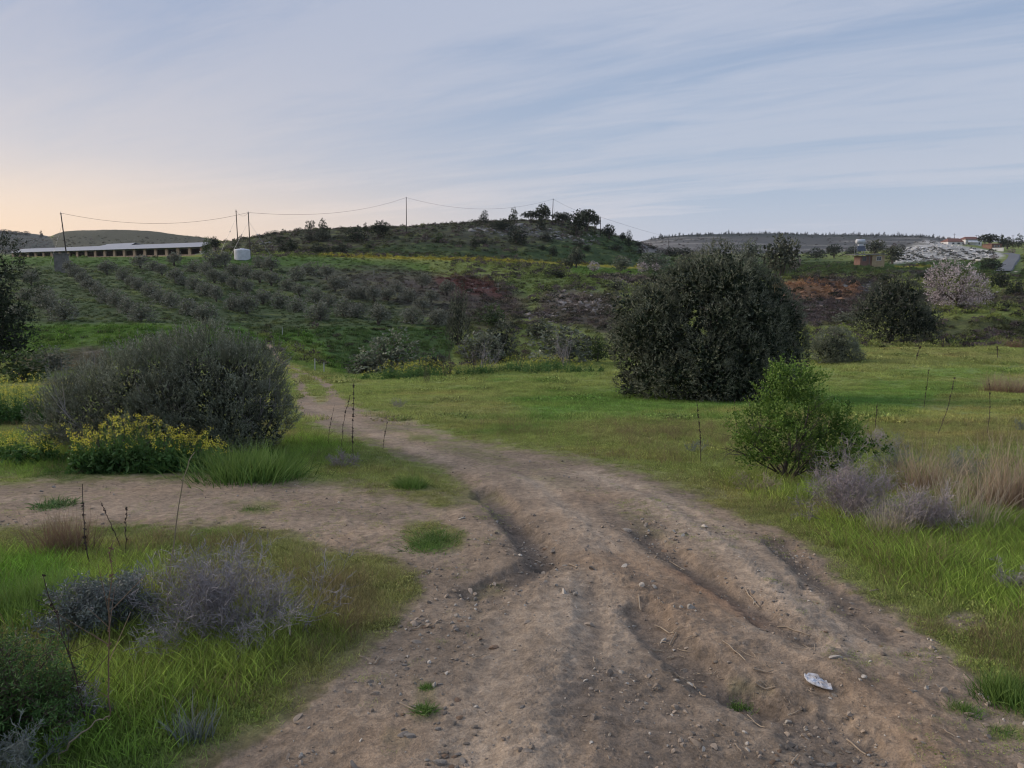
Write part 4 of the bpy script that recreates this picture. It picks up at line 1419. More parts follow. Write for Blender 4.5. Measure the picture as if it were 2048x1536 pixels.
segs, P, D = grow(O, rand_dir(9, .9), rng.uniform(1.6, 2.7, 9), np.full(9, .07), [(4, 5, .6, .5, .15, .02), (3, 5, .6, .5, .2, .0), (2, 0, 0, 0, .2, -.1)])
for A, B, ra, rb in segs:
    add_sticks(t, A, B, ra, rb, .2)
t.tube([(0, 0, -.1), (.03, 0, .25), (0, 0, .6)], [.17, .13, .12], 8, R=.1)
add('trunk', t.mesh('almond_trunk', MATS['dark_stalk']), o)

# the tree that enters at the left edge
o, X, Y, Z, m = big('round_tree', 'tree', 'dark tree cut off by the left edge of the photo', (-10, 745))
LB = lobes_px(-10, 745, m, [(-20, 560, 75, 75, 0, 1.8), (0, 610, 60, 80, 0, 1.8), (20, 660, 60, 60, 0, 1.6), (-60, 650, 90, 95, 0, 2.2), (10, 700, 66, 45, 0, 1.6), (-10, 520, 40, 34, 0, 1)])
g, f, t = Geo(), Geo(), Geo()
crown(g, bumpy(LB, 50, .5, .9), 6500, 6, .35, .15, .05, up=.3, lump=.18, lf=2.2, shape='tri', front=.4)
fill(f, LB, 3600, .30, R=.1)
limbs(t, [(-1, 0, 3), (.8, .1, 3), (0, 0, 5)], .2)
add('crown', g.mesh('edge_crown', MATS['hill_leaf']), o)
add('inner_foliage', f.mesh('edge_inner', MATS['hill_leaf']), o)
add('trunk', t.mesh('edge_trunk', MATS['bark']), o)
far_tree('bush', 'bush', 50, 765, 90, 60, 'bush', 'mid_leaf', 'dull green bush at the foot of the tree at the left edge')
far_tree('bush', 'bush', 105, 742, 60, 46, 'bush', 'olive_grey', 'small grey bush behind the left part of the great grey bush')

# the great grey bush on the left
o, X, Y, Z, m = big('bush', 'bush', 'great grey-leaved bush spreading left of the track', (390, 908))
Z0 = Z
LB = lobes_px(390, 905, m, [(385, 800, 165, 112, .4, 1.5), (290, 800, 105, 105, .3, 1.3), (470, 815, 82, 110, .4, 1.3), (190, 830, 90, 72, .3, 1.1), (515, 858, 46, 58, .4, .8),
                            (400, 770, 110, 90, .4, 1.1), (130, 840, 42, 58, .4, .8), (320, 780, 70, 85, .4, 1.0), (450, 775, 62, 82, .4, 1.0), (340, 850, 110, 60, -.1, 1.0), (460, 860, 76, 50, 0, 1)])
g, f, t = Geo(), Geo(), Geo()
LB = [(*q[:3], *(r * .96 for r in q[3:])) for q in LB]
BL = bumpy(LB, 95, .13, .30, up=-.1)
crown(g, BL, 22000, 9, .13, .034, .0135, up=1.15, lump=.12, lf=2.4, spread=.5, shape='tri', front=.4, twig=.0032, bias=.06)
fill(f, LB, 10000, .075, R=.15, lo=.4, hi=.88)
O = np.clip(rng.normal(size=(50, 3)), -1.5, 1.2) * np.array([1.0, .5, 0]) + np.array([-.35, .4, 0])
O[:, 2] = 0
dirs = unit(np.c_[O[:, 0] * .5 + .1, rng.normal(size=50) * .4, np.ones(50)])
segs, P, D = grow(O, dirs, rng.uniform(.9, 1.5, 50), np.full(50, .016), [(4, 6, .5, .5, .12, .1), (3, 6, .5, .6, .15, .15), (2, 0, 0, 0, .15, .1)])
for A, B, ra, rb in segs:
    add_sticks(t, A, B, ra, rb, .5, flat=True)
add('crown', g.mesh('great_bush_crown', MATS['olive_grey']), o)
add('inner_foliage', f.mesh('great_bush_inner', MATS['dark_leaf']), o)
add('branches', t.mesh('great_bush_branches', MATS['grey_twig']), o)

# the fresh green shrub on the right of the track
o, X, Y, Z, m = big('shrub', 'shrub', 'fresh green leafy shrub at the right edge of the track', (1572, 958))
LB = lobes_px(1572, 955, m, [(1570, 765, 38, 28, 0, .22), (1540, 785, 28, 22, 0, .18), (1605, 770, 30, 22, 0, .2), (1575, 820, 62, 40, 0, .38), (1530, 850, 50, 45, 0, .34), (1630, 850, 55, 45, 0, .36),
                            (1580, 880, 80, 42, 0, .45), (1660, 880, 42, 34, 0, .3), (1525, 890, 40, 35, 0, .3), (1690, 862, 20, 16, 0, .15), (1640, 915, 55, 22, 0, .3), (1735, 893, 30, 8, 0, .12), (1550, 740, 14, 14, 0, .1)])
g, t = Geo(), Geo()
crown(g, LB, 2200, 8, .125, .034, .021, up=1.0, lump=.34, lf=2.6, spread=.9, bias=.08)
crown(g, [tuple(l[:3]) + tuple(q * .72 for q in l[3:]) for l in LB], 1500, 8, .08, .032, .02, up=.4, lump=.24, lf=2.6, spread=.9, bias=-.22)
O = rng.normal(size=(14, 3)) * .06
O[:, 2] = 0
segs, P, D = grow(O, rand_dir(14, 1.1), rng.uniform(.6, 1.25, 14), np.full(14, .014), [(5, 7, .55, .5, .14, .06), (3, 6, .6, .5, .2, .05), (2, 0, 0, 0, .2, .05)])
for A, B, ra, rb in segs:
    add_sticks(t, A, B, ra, rb, .4)
t.tube([(-.02, 0, -.05), (-.03, -.02, .15), (.03, 0, .35), (.0, 0, .6)], [.035, .03, .022, .015], 6, R=.8)
x1 = (1450 - 1572) * m
t.tube([(-.05, 0, .25), (x1 * .5, -.05, .3), (x1, -.05, .34)], [.012, .008, .004], 5, R=.7)
add('crown', g.mesh('shrub_crown', MATS['fresh_leaf']), o)
add('branches', t.mesh('shrub_branches', MATS['bark']), o)


# ------------------------------------------------------------------ twiggy dry shrubs and grasses of the foreground
def twiggy(name, label, foot, w, h, mat, n=26, cat='shrub', dense=1.0, leaf=None, up=.08, stem=.004, levels=None, depth=None):
    o, X, Y, Z, m = big(name, cat, label, foot)
    W, H = w * m / 2, h * m
    D0 = depth or W * .8
    g = Geo()
    O = np.c_[rng.normal(size=n) * W * .25, rng.normal(size=n) * D0 * .25, np.full(n, -.01)]
    dr = rand_dir(n)
    dr[:, 2] = np.abs(dr[:, 2]) * .6 + .25
    dr = dr * np.array([W, D0, H])
    L = np.linalg.norm(dr, axis=1) * rng.uniform(.65, 1.0, n)
    lv = levels or [(4, int(9 * dense), .45, .45, .16, up), (3, int(7 * dense), .6, .5, .25, up), (2, 3, .7, .55, .3, up), (1, 0, 0, 0, 0, 0)]
    segs, P, D = grow(O, unit(dr), L, np.full(n, stem), lv)
    for i, (A, B, ra, rb) in enumerate(segs):
        nn = len(A)
        R = np.clip(.35 + .4 * (A[:, 2] / max(H, .01)) + rng.normal(size=nn) * .12, 0, 1)
        add_sticks(g, A, B, np.maximum(ra, .0011), np.maximum(rb, .0008), R, flat=nn > 700)
    add('twigs', g.mesh(name + '_twigs', MATS[mat]), o)
    if leaf:
        q = Geo()
        k, ll, ww, lm = leaf
        PP = np.repeat(P, k, 0) + rng.normal(size=(len(P) * k, 3)) * ll * .6
        add_leaves(q, PP, rand_dir(len(PP), .5), ll, ww, np.clip(.5 + .4 * nz3(PP, 6, 3) + rng.normal(size=len(PP)) * .15, 0, 1), 'tri')
        add('leaves', q.mesh(name + '_leaves', MATS[lm]), o)
    return o


twiggy('dry_shrub', 'wide grey leafless thorny shrub in the grass left of the track fork', (480, 1275), 310, 205, 'grey_twig', 44, dense=1.0)
twiggy('cushion_shrub', 'low silvery green cushion shrub left beside the grey thorny shrub', (215, 1262), 175, 125, 'grey_twig', 30, dense=.9, leaf=(4, .026, .008, 'silver_leaf'))
twiggy('evergreen_shrub', 'dark green spiny shrub cut off by the left edge, near the bottom corner', (20, 1470), 260, 230, 'dark_stalk', 34, dense=1.0, leaf=(4, .020, .006, 'mustard_leaf'))
twiggy('dry_shrub', 'small grey leafless shrub right of the dark spiny shrub', (165, 1455), 120, 110, 'grey_twig', 16, dense=.8)
twiggy('silver_shrub', 'silvery shrub in the bottom left corner', (30, 1560), 190, 120, 'silver_leaf', 22, dense=.9)
twiggy('dry_shrub', 'small lavender grey shrub at the foot of the dark stalk by the great bush', (690, 935), 62, 48, 'lilac_twig', 18, dense=.8)
twiggy('dry_shrub', 'rounded lilac grey shrub at the right edge of the track', (1705, 1050), 185, 145, 'lilac_twig', 44, dense=1.0)
twiggy('dry_shrub', 'low lilac grey shrub right of the rounded lilac one', (1850, 1078), 175, 110, 'lilac_twig', 34, dense=1.0)
twiggy('dry_shrub', 'pale bleached shrub right behind the fresh green shrub', (1745, 900), 80, 52, 'lilac_twig', 18, dense=.8)
twiggy('dry_shrub', 'pale grey shrub behind the rounded lilac one', (1795, 940), 110, 70, 'silver_leaf', 22, dense=.8)
twiggy('dry_shrub', 'pale grey shrub between the two red-based grass clumps', (1925, 950), 90, 60, 'silver_leaf', 20, dense=.8)
twiggy('dry_shrub', 'small pale shrub at the right edge of the meadow', (2038, 862), 44, 28, 'silver_leaf', 12, dense=.7)
twiggy('dry_shrub', 'small grey shrub alone in the grass left of the fresh green shrub', (1385, 905), 44, 30, 'silver_leaf', 14, dense=.7)
twiggy('dry_shrub', 'little grey shrub in the meadow right of the far wheel ruts', (795, 815), 40, 20, 'lilac_twig', 12, dense=.7)
twiggy('dry_shrub', 'brown twiggy undergrowth left of the lilac shrub beneath the green shrub', (1520, 985), 90, 50, 'tan_grass', 18, dense=.7)
twiggy('dry_shrub', 'grey shrub at the right edge of the photo beside the tall grass', (2050, 1200), 130, 80, 'grey_twig', 26, dense=.9)


def clump(name, label, foot, w, h, mat, n, lean=.35, width=.004, cat='grass', rlo=0.0, rhi=1.0, curve=.25, depth=None):
    """a tussock of long blades; the value along each blade runs from its base to its tip"""
    o, X, Y, Z, m = big(name, cat, label, foot)
    W, H = w * m / 2, h * m
    g = Geo()
    O = np.c_[rng.normal(size=n) * W * .45, rng.normal(size=n) * (depth or W * .45), np.full(n, -.01)]
    d = unit(np.c_[O[:, 0] / W * lean + rng.normal(size=n) * lean * .5, rng.normal(size=n) * lean * .6, np.ones(n)])
    L = H * rng.uniform(.45, 1.05, n)
    S = unit(np.cross(d, rng.normal(size=(n, 3))))
    k = 4
    P, dd = O.copy(), d.copy()
    rows, rr = [], []
    r0 = rng.normal(size=n) * .08
    bend = rng.normal(size=(n, 3)) * curve * .5
    bend[:, 2] = -np.abs(bend[:, 2])
    for j in range(k + 1):
        t = j / k
        wd = width * (1 - .85 * t) * .5
        rows += [P - S * wd, P + S * wd]
        r = np.clip(rlo + (rhi - rlo) * t ** .6 + r0, 0, 1)
        rr += [r, r]
        dd = unit(dd + bend * (.4 + t))
        P = P + dd * (L / k)[:, None]
    V = np.stack(rows, 1).reshape(-1, 3)
    R = np.stack(rr, 1).ravel()
    b = np.arange(n) * (2 * (k + 1))
    Q = np.concatenate([np.stack([b + 2 * j, b + 2 * j + 1, b + 2 * j + 3, b + 2 * j + 2], 1) for j in range(k)])
    g.put(V, Q=Q, R=R)
    add('blades', g.mesh(name + '_blades', MATS[mat]), o)
    return o


clump('dry_grass_tussock', 'reddish brown dry grass tussock beside the left branch of the track', (130, 1112), 95, 110, 'dry_grass', 700, rhi=.55)
clump('dry_grass_tussock', 'tall tan grass tussock with dark red base behind the low lilac shrub', (1852, 995), 110, 130, 'dry_grass', 650, rhi=.95)
clump('dry_grass_tussock', 'large tan and red-based grass tussock at the right edge above the tall grass', (2020, 1030), 130, 175, 'dry_grass', 850, rhi=.95, width=.005)
clump('dry_grass_tussock', 'tall thin tan grass between the low lilac shrub and the right tussock', (1915, 1070), 140, 165, 'tan_grass', 420, rhi=.8)
clump('dry_grass_tussock', 'tan grass tussock with red base at the right edge of the meadow, left one', (1990, 785), 50, 48, 'dry_grass', 500, rhi=.9, width=.007)
clump('dry_grass_tussock', 'tan grass tussock with red base at the right edge of the meadow, right one', (2038, 788), 60, 48, 'dry_grass', 600, rhi=.9, width=.007)
clump('dry_grass_tussock', 'pale grass in front of the rounded lilac shrub', (1775, 1085), 80, 100, 'tan_grass', 320, rlo=.4)
clump('dry_grass_tussock', 'reddish dry tussock on the bank at the far right', (2030, 695), 40, 24, 'dry_grass', 300, rhi=.6, width=.012)
clump('dry_grass_tussock', 'small reddish dry tussock on the bank left of the far right one', (1998, 690), 22, 18, 'dry_grass', 200, rhi=.6, width=.012)
clump('grass_tuft', 'bright green low grass mat alone on the bare earth of the fork', (868, 1094), 105, 26, 'lush_blade', 1500, lean=1.0, width=.006, curve=.9, depth=.16)
clump('grass_tuft', 'dark green leafy tuft on the grass tip between the two branches', (820, 978), 55, 30, 'lush_blade', 900, lean=.6, width=.007)
clump('grass_tuft', 'tall lush green grass right of the mustard in front of the great bush', (505, 960), 190, 80, 'lush_blade', 1500, lean=.6, width=.010, depth=.26)
clump('grass_tuft', 'bright green grass clump at the bottom right edge', (2020, 1400), 110, 60, 'lush_blade', 900, lean=.5, width=.005)
clump('grass_tuft', 'small green tuft right of the white scrap', (1930, 1425), 60, 25, 'lush_blade', 260, lean=.8, width=.004)
clump('weed', 'low green weed on the bare left branch of the track', (105, 1012), 75, 26, 'mustard_leaf', 500, lean=1.2, width=.012, curve=.8)
clump('grass_tuft', 'lush knee-high grass at the left edge behind the silvery cushion', (70, 1235), 200, 95, 'lush_blade', 1600, lean=.3, width=.005, rlo=.3)
clump('sage_plant', 'grey-green upright herb near the bottom of the left grass', (385, 1478), 70, 95, 'silver_leaf', 90, lean=.35, width=.006)
for (u, v, w, h, la) in [(500, 1020, 55, 12, 'flat green grass patch on the left branch of the track'), (850, 1425, 40, 30, 'thin green tuft in the stony bottom of the track'),
                         (855, 1378, 24, 16, 'small tuft above the thin one in the stony track'), (1480, 1378, 60, 20, 'sparse green weeds among straw in the middle gully'),
                         (2010, 1470, 90, 22, 'flat green grass at the bottom right corner')]:
    clump('grass_tuft', la, (u, v), w, h, 'lush_blade', 320, lean=.9, width=.004, curve=.6)


def mustard(label, foot, w, h, n, depth, flowers=.35):
    o, X, Y, Z, m = big('mustard_plant', 'flowers', label, foot)
    W, H = w * m / 2, h * m
    g, q, t = Geo(), Geo(), Geo()
    O = np.c_[rng.uniform(-1, 1, n) * W, rng.uniform(-1, 1, n) * depth, np.zeros(n)]
    if depth > .6:
        O[:, 0] = np.clip(rng.normal(size=n) * .5, -1.2, 1.2) * W
        O[:, 1] = np.clip(rng.normal(size=n) * .5, -1.5, 1.2) * depth + depth * .3 * np.sin(O[:, 0] * 2.3)
    O[:, 1] *= 1 - .5 * np.minimum(np.abs(O[:, 0] / W), 1)
    prof = np.clip(1.05 - .42 * np.abs(O[:, 0] / W) ** 2.0 + .35 * fbm(O[:, 0] * 2.2 / max(W * .5, .3), O[:, 1] * 1.5, int(n), 3), .3, 1.1)
    L = H * prof * rng.uniform(.70, 1.02, n)
    d = unit(np.c_[O[:, 0] / W * .15 + rng.normal(size=n) * .10, rng.normal(size=n) * .12, np.ones(n)])
    T = O + d * L[:, None]
    add_sticks(t, O, T, .004, .002, .6, flat=True)
    k = 4
    i = np.repeat(np.arange(n), k)
    hh = rng.uniform(.45, .9, n * k)
    A = O[i] + d[i] * (L[i] * hh)[:, None]
    B = A + unit(d[i] + rng.normal(size=(n * k, 3)) * .45) * (L[i] * rng.uniform(.12, .30, n * k))[:, None]
    add_sticks(t, A, B, .002, .0014, .6, flat=True)
    tips = np.vstack([T, B[rng.random(n * k) < flowers]])
    c = 11
    i = np.repeat(np.arange(len(tips)), c)
    FP = tips[i] + rng.normal(size=(len(i), 3)) * np.array([.016, .016, .020])
    add_leaves(q, FP, rand_dir(len(i), .3), .016, .015, np.clip(rng.normal(size=len(i)) * .25 + .5, 0, 1))
    lv = 26
    i = np.repeat(np.arange(n), lv)
    hh = rng.random(n * lv) ** 1.1 * .60
    A = O[i] + d[i] * (L[i] * hh)[:, None] + rng.normal(size=(n * lv, 3)) * .035
    dl = rand_dir(n * lv, .25)
    sz = (1.1 - hh) * .11
    add_leaves(g, A, dl, sz, sz * .45, np.clip(.25 + .5 * hh + rng.normal(size=len(i)) * .15, 0, 1))
    add('stems', t.mesh('mustard_stems', MATS['mustard_leaf']), o)
    add('leaves', g.mesh('mustard_leaves', MATS['mustard_leaf']), o)
    add('flowers', q.mesh('mustard_flowers', MATS['mustard_flower']), o)
    return o


mustard('yellow mustard flowers in front of the great grey bush', (297, 942), 300, 104, 165, .22, flowers=.22)
mustard('yellow mustard flowers at the left edge beside the great grey bush', (25, 850), 130, 95, 150, .5)
mustard('small scattered mustard flowers low at the left edge', (45, 925), 140, 70, 36, .3)
mustard('yellow mustard flowers along the gully edge, left patch', (835, 756), 175, 34, 230, 1.6)
mustard('pale mustard flowers on the mound right along the gully edge', (1085, 742), 200, 28, 220, 2.0, flowers=.12)
mustard('thin mustard flowers between the two gully edge patches', (960, 748), 100, 26, 80, 1.3, flowers=.1)


def stalk(label, pts, r, mat='dark_stalk', knots=14, side=0, name='dry_stalk'):
    """a dead flower stalk from its foot through the given photo points"""
    (u0, v0) = pts[0]
    o, X, Y, Z, m = big(name, 'dry stalk', label, pts[0])
    P = np.array([((u - u0) * m, rng.normal() * .01, (v0 - v) * m) for u, v in pts])
    t = np.linspace(0, len(P) - 1, 14)
    i = np.minimum(t.astype(int), len(P) - 2)
    Q = P[i] + (P[i + 1] - P[i]) * (t - i)[:, None]
    Q[1:-1] += rng.normal(size=(12, 3)) * .004
    Q[0, 2] -= .02
    g = Geo()
    g.tube(Q, r * np.linspace(1, .45, 14), 5, R=.4)
    add('stem', g.mesh('stalk_stem', MATS[mat]), o)
    if knots:
        h = Geo()
        L = np.linalg.norm(Q[-1] - Q[0])
        for f in rng.uniform(.25, 1, knots):
            j = min(int(f * 13), 12)
            c = Q[j] + (Q[j + 1] - Q[j]) * (f * 13 - j)
            add_leaves(h, np.tile(c, (5, 1)), rand_dir(5, .3), r * 3.6, r * 2.6, np.full(5, .3))
        if side:
            A = Q[rng.integers(3, 11, side)]
            B = A + unit(rng.normal(size=(side, 3)) * np.array([1, .5, .4]) + np.array([0, 0, 1.0])) * L * rng.uniform(.10, .28, side)[:, None]
            add_sticks(h, A, B, r * .5, r * .3, .4)
        add('seed_heads', h.mesh('stalk_heads', MATS[mat]), o)
    return o


stalk('tallest dark stalk right of the great bush, crossing the track', [(706, 925), (708, 850), (712, 765)], .006, knots=34)
stalk('leaning dark stalk left beside the tallest one', [(682, 900), (690, 840), (704, 790)], .005, knots=24)
stalk('short dark stalk right of the tallest one', [(765, 895), (770, 865), (776, 840)], .005, knots=16)
stalk('thin dark stalk nearest the great bush', [(655, 890), (662, 850), (672, 810)], .004, knots=12, side=4)
stalk('dark stalk standing in the meadow left of the fresh green shrub', [(1402, 925), (1398, 860), (1388, 798)], .006, knots=20)
stalk('second thin dark stalk left of the fresh green shrub', [(1476, 905), (1470, 850), (1464, 800)], .004, knots=12)
stalk('leaning dark stalk in the meadow right of the fresh green shrub', [(1876, 868), (1890, 815), (1900, 752)], .0065, knots=22)
stalk('dark stalk left of the leaning one in the right meadow', [(1848, 815), (1850, 775), (1852, 738)], .008, knots=16)
stalk('short dark stalk just right of the fresh green shrub', [(1751, 858), (1751, 830), (1750, 805)], .007, knots=10)
stalk('straight dark stalk at the far right of the meadow', [(1974, 870), (1973, 810), (1967, 752)], .006, knots=14)
stalk('short brown stalk before the dark bushy tree', [(1832, 722), (1836, 700), (1840, 690)], .02, knots=8)
stalk('brown stalk right of the short one before the bank', [(1995, 715), (1994, 700), (1992, 692)], .02, knots=8)
stalk('reddish branched stalk, taller of the pair at the left bottom', [(215, 1475), (222, 1380), (228, 1260), (243, 1150), (258, 1060)], .0038, 'dry_grass', 10, side=10)
stalk('dark branched stalk, left of the pair at the left bottom', [(184, 1475), (160, 1340), (140, 1230), (122, 1130)], .0036, 'dark_stalk', 10, side=10)
stalk('thin dark upright stalk in front of the left branch of the track', [(182, 1150), (178, 1060), (180, 966)], .005, 'dark_stalk', 12)
stalk('thin dark stalk with seed heads right of the thin upright one', [(252, 1120), (256, 1050), (262, 1010)], .004, 'dark_stalk', 12, side=3)
stalk('leaning dark stalk between the two thin upright ones', [(245, 1100), (225, 1040), (208, 1000)], .004, 'dark_stalk', 8)
stalk('long pale bent stalk leaning right over the left grass', [(335, 1270), (345, 1160), (372, 1020), (398, 925), (412, 898)], .0045, 'tan_grass', 0)
stalk('pale fallen stalk arching at the bottom left', [(110, 1530), (150, 1475), (190, 1445), (222, 1428)], .005, 'tan_grass', 0)
stalk('pale straight straw leaning right of the right tussock', [(1960, 1050), (2000, 1020), (2046, 978)], .005, 'tan_grass', 0)
stalk('pale straw crossing the thin tan grass', [(1880, 1040), (1905, 965), (1930, 905)], .004, 'tan_grass', 0)
stalk('pale straw leaning left in the right tussock', [(1985, 1000), (1950, 950), (1928, 915)], .004, 'tan_grass', 0)

# ------------------------------------------------------------------ buildings, poles, road: what people put here
plain_mat('sheet_roof', (.335, .35, .385), (.32, .335, .37), .25, .75)
plain_mat('barn_plaster', (.36, .27, .20), (.27, .20, .15), 1.5)
plain_mat('dark_inside', (.085, .07, .062), (.06, .05, .045), 2)  # barn back wall and floor: the shade under the roof put into the colour
plain_mat('white_plastic', (.66, .67, .70), (.52, .53, .56), 1.4, .45)
plain_mat('white_paint', (.72, .72, .72), (.58, .58, .58), .6, .6)
plain_mat('roof_tile', (.22, .105, .08), (.15, .075, .06), 1.5, .7, bump=.03)
plain_mat('ochre_wall', (.42, .33, .20), (.34, .25, .15), 1.2, bump=.01)
plain_mat('red_wall', (.22, .13, .10), (.17, .10, .08), 1.2)
plain_mat('concrete', (.20, .19, .175), (.12, .115, .105), 1.3, bump=.02)
plain_mat('asphalt', (.155, .16, .17), (.125, .13, .138), .6, .8)
plain_mat('pole_wood', (.085, .07, .06), (.055, .046, .04), 3, stretch=(1, 1, .15))
plain_mat('metal', (.35, .37, .40), (.26, .27, .30), 2, .4, .7)
plain_mat('window_glass', (.03, .035, .04), (.05, .055, .06), 2, .15, spec=.6)
plain_mat('solar_glass', (.09, .10, .13), (.06, .07, .10), 1, .25, spec=.5)
plain_mat('stone', (.38, .325, .27), (.26, .215, .175), 7, .9, bump=.012)
plain_mat('pale_stone', (.44, .395, .345), (.31, .27, .235), 6, .9, bump=.012)
plain_mat('ochre_stone', (.40, .27, .18), (.28, .19, .135), 7, .9, bump=.012)
plain_mat('limestone', (.44, .42, .39), (.27, .26, .245), .6, .95, bump=.15)
plain_mat('straw', (.42, .34, .25), (.27, .21, .155), 18, .8)
plain_mat('scrap', (.62, .66, .74), (.33, .31, .31), 26, .5, bump=.004)
plain_mat('stake_paint', (.42, .44, .42), (.30, .31, .30), 3)


def at_px(u, v, Y):
    s, t = ray(u, v)
    return np.array([s * Y, Y, t * Y])


def gbox(name, mat, parent, x0, x1, y0, y1, z0, z1, **kw):
    g = Geo()
    g.box(x0, x1, y0, y1, z0, z1)
    return add(name, g.mesh(name, MATS[mat]), parent, **kw)


def slab(name, mat, parent, pts, th=.12):
    """a flat panel of four corners with thickness"""
    p = np.array(pts, float)
    n = np.cross(p[1] - p[0], p[3] - p[0])
    n = n / np.linalg.norm(n) * th
    g = Geo()
    g.put(np.vstack([p, p - n]), Q=[(0, 1, 2, 3), (7, 6, 5, 4), (0, 4, 5, 1), (1, 5, 6, 2), (2, 6, 7, 3), (3, 7, 4, 0)])
    return add(name, g.mesh(name, MATS[mat]), parent)


def framed(parent, x, z, w, h, y, mat='window_glass', fr='white_paint', bars=1):
    """a window in a wall facing -y: frame standing proud, pane set back"""
    g = Geo()
    t = .09
    g.box(x - w / 2 - t, x + w / 2 + t, y - .06, y + .02, z + h / 2, z + h / 2 + t)
    g.box(x - w / 2 - t, x + w / 2 + t, y - .06, y + .02, z - h / 2 - t, z - h / 2)
    g.box(x - w / 2 - t, x - w / 2, y - .06, y + .02, z - h / 2, z + h / 2)
    g.box(x + w / 2, x + w / 2 + t, y - .06, y + .02, z - h / 2, z + h / 2)
    if bars:
        g.box(x - .035, x + .035, y - .05, y + .02, z - h / 2, z + h / 2)
    wdw = add('window', g.mesh('window_frame', MATS[fr]), parent)
    gbox('pane', mat, wdw, x - w / 2, x + w / 2, y - .025, y + .01, z - h / 2, z + h / 2)


# long barn
A = at_px(25, 506, 292)
B = at_px(402, 492.5, 226)
ax = B - A
Lb = float(np.hypot(ax[0], ax[1]))
rz = math.atan2(ax[1], ax[0])
zt = (A[2] + B[2]) / 2
gz = float(height(np.array([(A[0] + B[0]) / 2]), np.array([(A[1] + B[1]) / 2]))[0])
barn = thing('barn', 'long low open-sided barn with a grey sheet roof at the left', 'barn', (A[0], A[1], gz - .3), rz=rz)
e, rd = zt - gz + .3, zt - gz + .3 + 1.55
for q in range(12):
    x0, x1 = -1 + (Lb + 2) * q / 12, -1 + (Lb + 2) * (q + 1) / 12 - .03
    slab('roof_sheet', 'sheet_roof', barn, [(x0, -1, e), (x1, -1, e), (x1, 4.2, rd), (x0, 4.2, rd)], .1)
slab('rear_roof', 'sheet_roof', barn, [(-1, 4.2, rd - .02), (Lb + 1, 4.2, rd - .02), (Lb + 1, 9.4, e), (-1, 9.4, e)], .1)
ncol = 21
for q in range(ncol):
    x = q * Lb / (ncol - 1)
    gbox('column', 'barn_plaster', barn, x - .7, x + .7, 0, .4, -1, e - .15)
gbox('low_wall', 'barn_plaster', barn, .2, Lb - .2, .08, .28, -1, e - 2.15)
gbox('back_wall', 'dark_inside', barn, -.2, Lb + .2, 8.2, 8.4, -1, e - .1)
gbox('floor', 'dark_inside', barn, 0, Lb, .45, 8.1, -1, .1)
for sx in (0, Lb):
    g = Geo()
    g.put([(sx - .1, .0, -1), (sx - .1, 8.2, -1), (sx - .1, 8.2, e - .1), (sx - .1, 4.2, rd - .15), (sx - .1, .0, e - .1),
           (sx + .1, .0, -1), (sx + .1, 8.2, -1), (sx + .1, 8.2, e - .1), (sx + .1, 4.2, rd - .15), (sx + .1, .0, e - .1)],
          T=[(0, 1, 4), (1, 3, 4), (1, 2, 3), (5, 9, 6), (6, 9, 8), (6, 8, 7)], Q=[(0, 5, 6, 1), (2, 7, 8, 3), (3, 8, 9, 4), (0, 4, 9, 5), (1, 6, 7, 2)])
    add('gable_wall', g.mesh('gable', MATS['barn_plaster']), barn)
# second shed behind
p0, p1 = at_px(198, 493, 310), at_px(262, 490, 295)
shed2 = thing('barn', 'pale roof of a second shed showing behind the long barn', 'shed', tuple(p0 - np.array([0, 0, 3])), rz=math.atan2(p1[1] - p0[1], p1[0] - p0[0]))
L2 = float(np.linalg.norm(p1 - p0))
gbox('wall', 'barn_plaster', shed2, 0, L2, 0, 6, -2, 2.9)
slab('roof', 'sheet_roof', shed2, [(-.4, -.4, 3), (L2 + .4, -.4, 3), (L2 - 3, 3.2, 4.1), (1.5, 3.2, 4.1)])
slab('rear_roof', 'sheet_roof', shed2, [(1.5, 3.2, 4.1), (L2 - 3, 3.2, 4.1), (L2 + .4, 6.6, 3), (-.4, 6.6, 3)])

# narrow concrete hut in the grove
X, Y, Z = place(122, 546)
m = Y / FPX
hut = thing('pump_hut', 'small grey concrete hut beside the leaning pole at the left of the grove', 'hut', (X, Y, Z), rz=.2)
gbox('wall', 'concrete', hut, -.85, .85, 0, 1.4, -.3, 36 * m)
gbox('roof', 'concrete', hut, -.95, .95, -.1, 1.5, 36 * m + .003, 36 * m + .16)

# white water tank
X, Y, Z = place(485, 517, 130)
m = Y / FPX
tank = thing('water_tank', 'round white plastic water tank on the edge of the olive grove', 'water tank', (X, Y, Z))
g = Geo()
R0, H0 = 15.2 * m, 17 * m
an = np.arange(28) / 28 * 2 * np.pi
prof = [(R0, -.3)] + [(R0 * (1 + .012 * (q % 2)), H0 * q / 12) for q in range(13)] + [(R0 * .93, H0 * 1.05), (R0 * .6, H0 * 1.12), (R0 * .22, H0 * 1.15)]
V = np.concatenate([np.c_[r * np.cos(an), r * np.sin(an), np.full(28, z)] for r, z in prof])
Q = [(i * 28 + j, i * 28 + (j + 1) % 28, (i + 1) * 28 + (j + 1) % 28, (i + 1) * 28 + j) for i in range(len(prof) - 1) for j in range(28)]
g.put(V, Q=Q)
add('shell', g.mesh('tank_shell', MATS['white_plastic'], True), tank)
g = Geo()
g.tube([(0, 0, H0 * 1.13), (0, 0, H0 * 1.19)], R0 * .24, 16)
add('lid', g.mesh('tank_lid', MATS['white_plastic']), tank)

# poles and wires
TOPS = {}


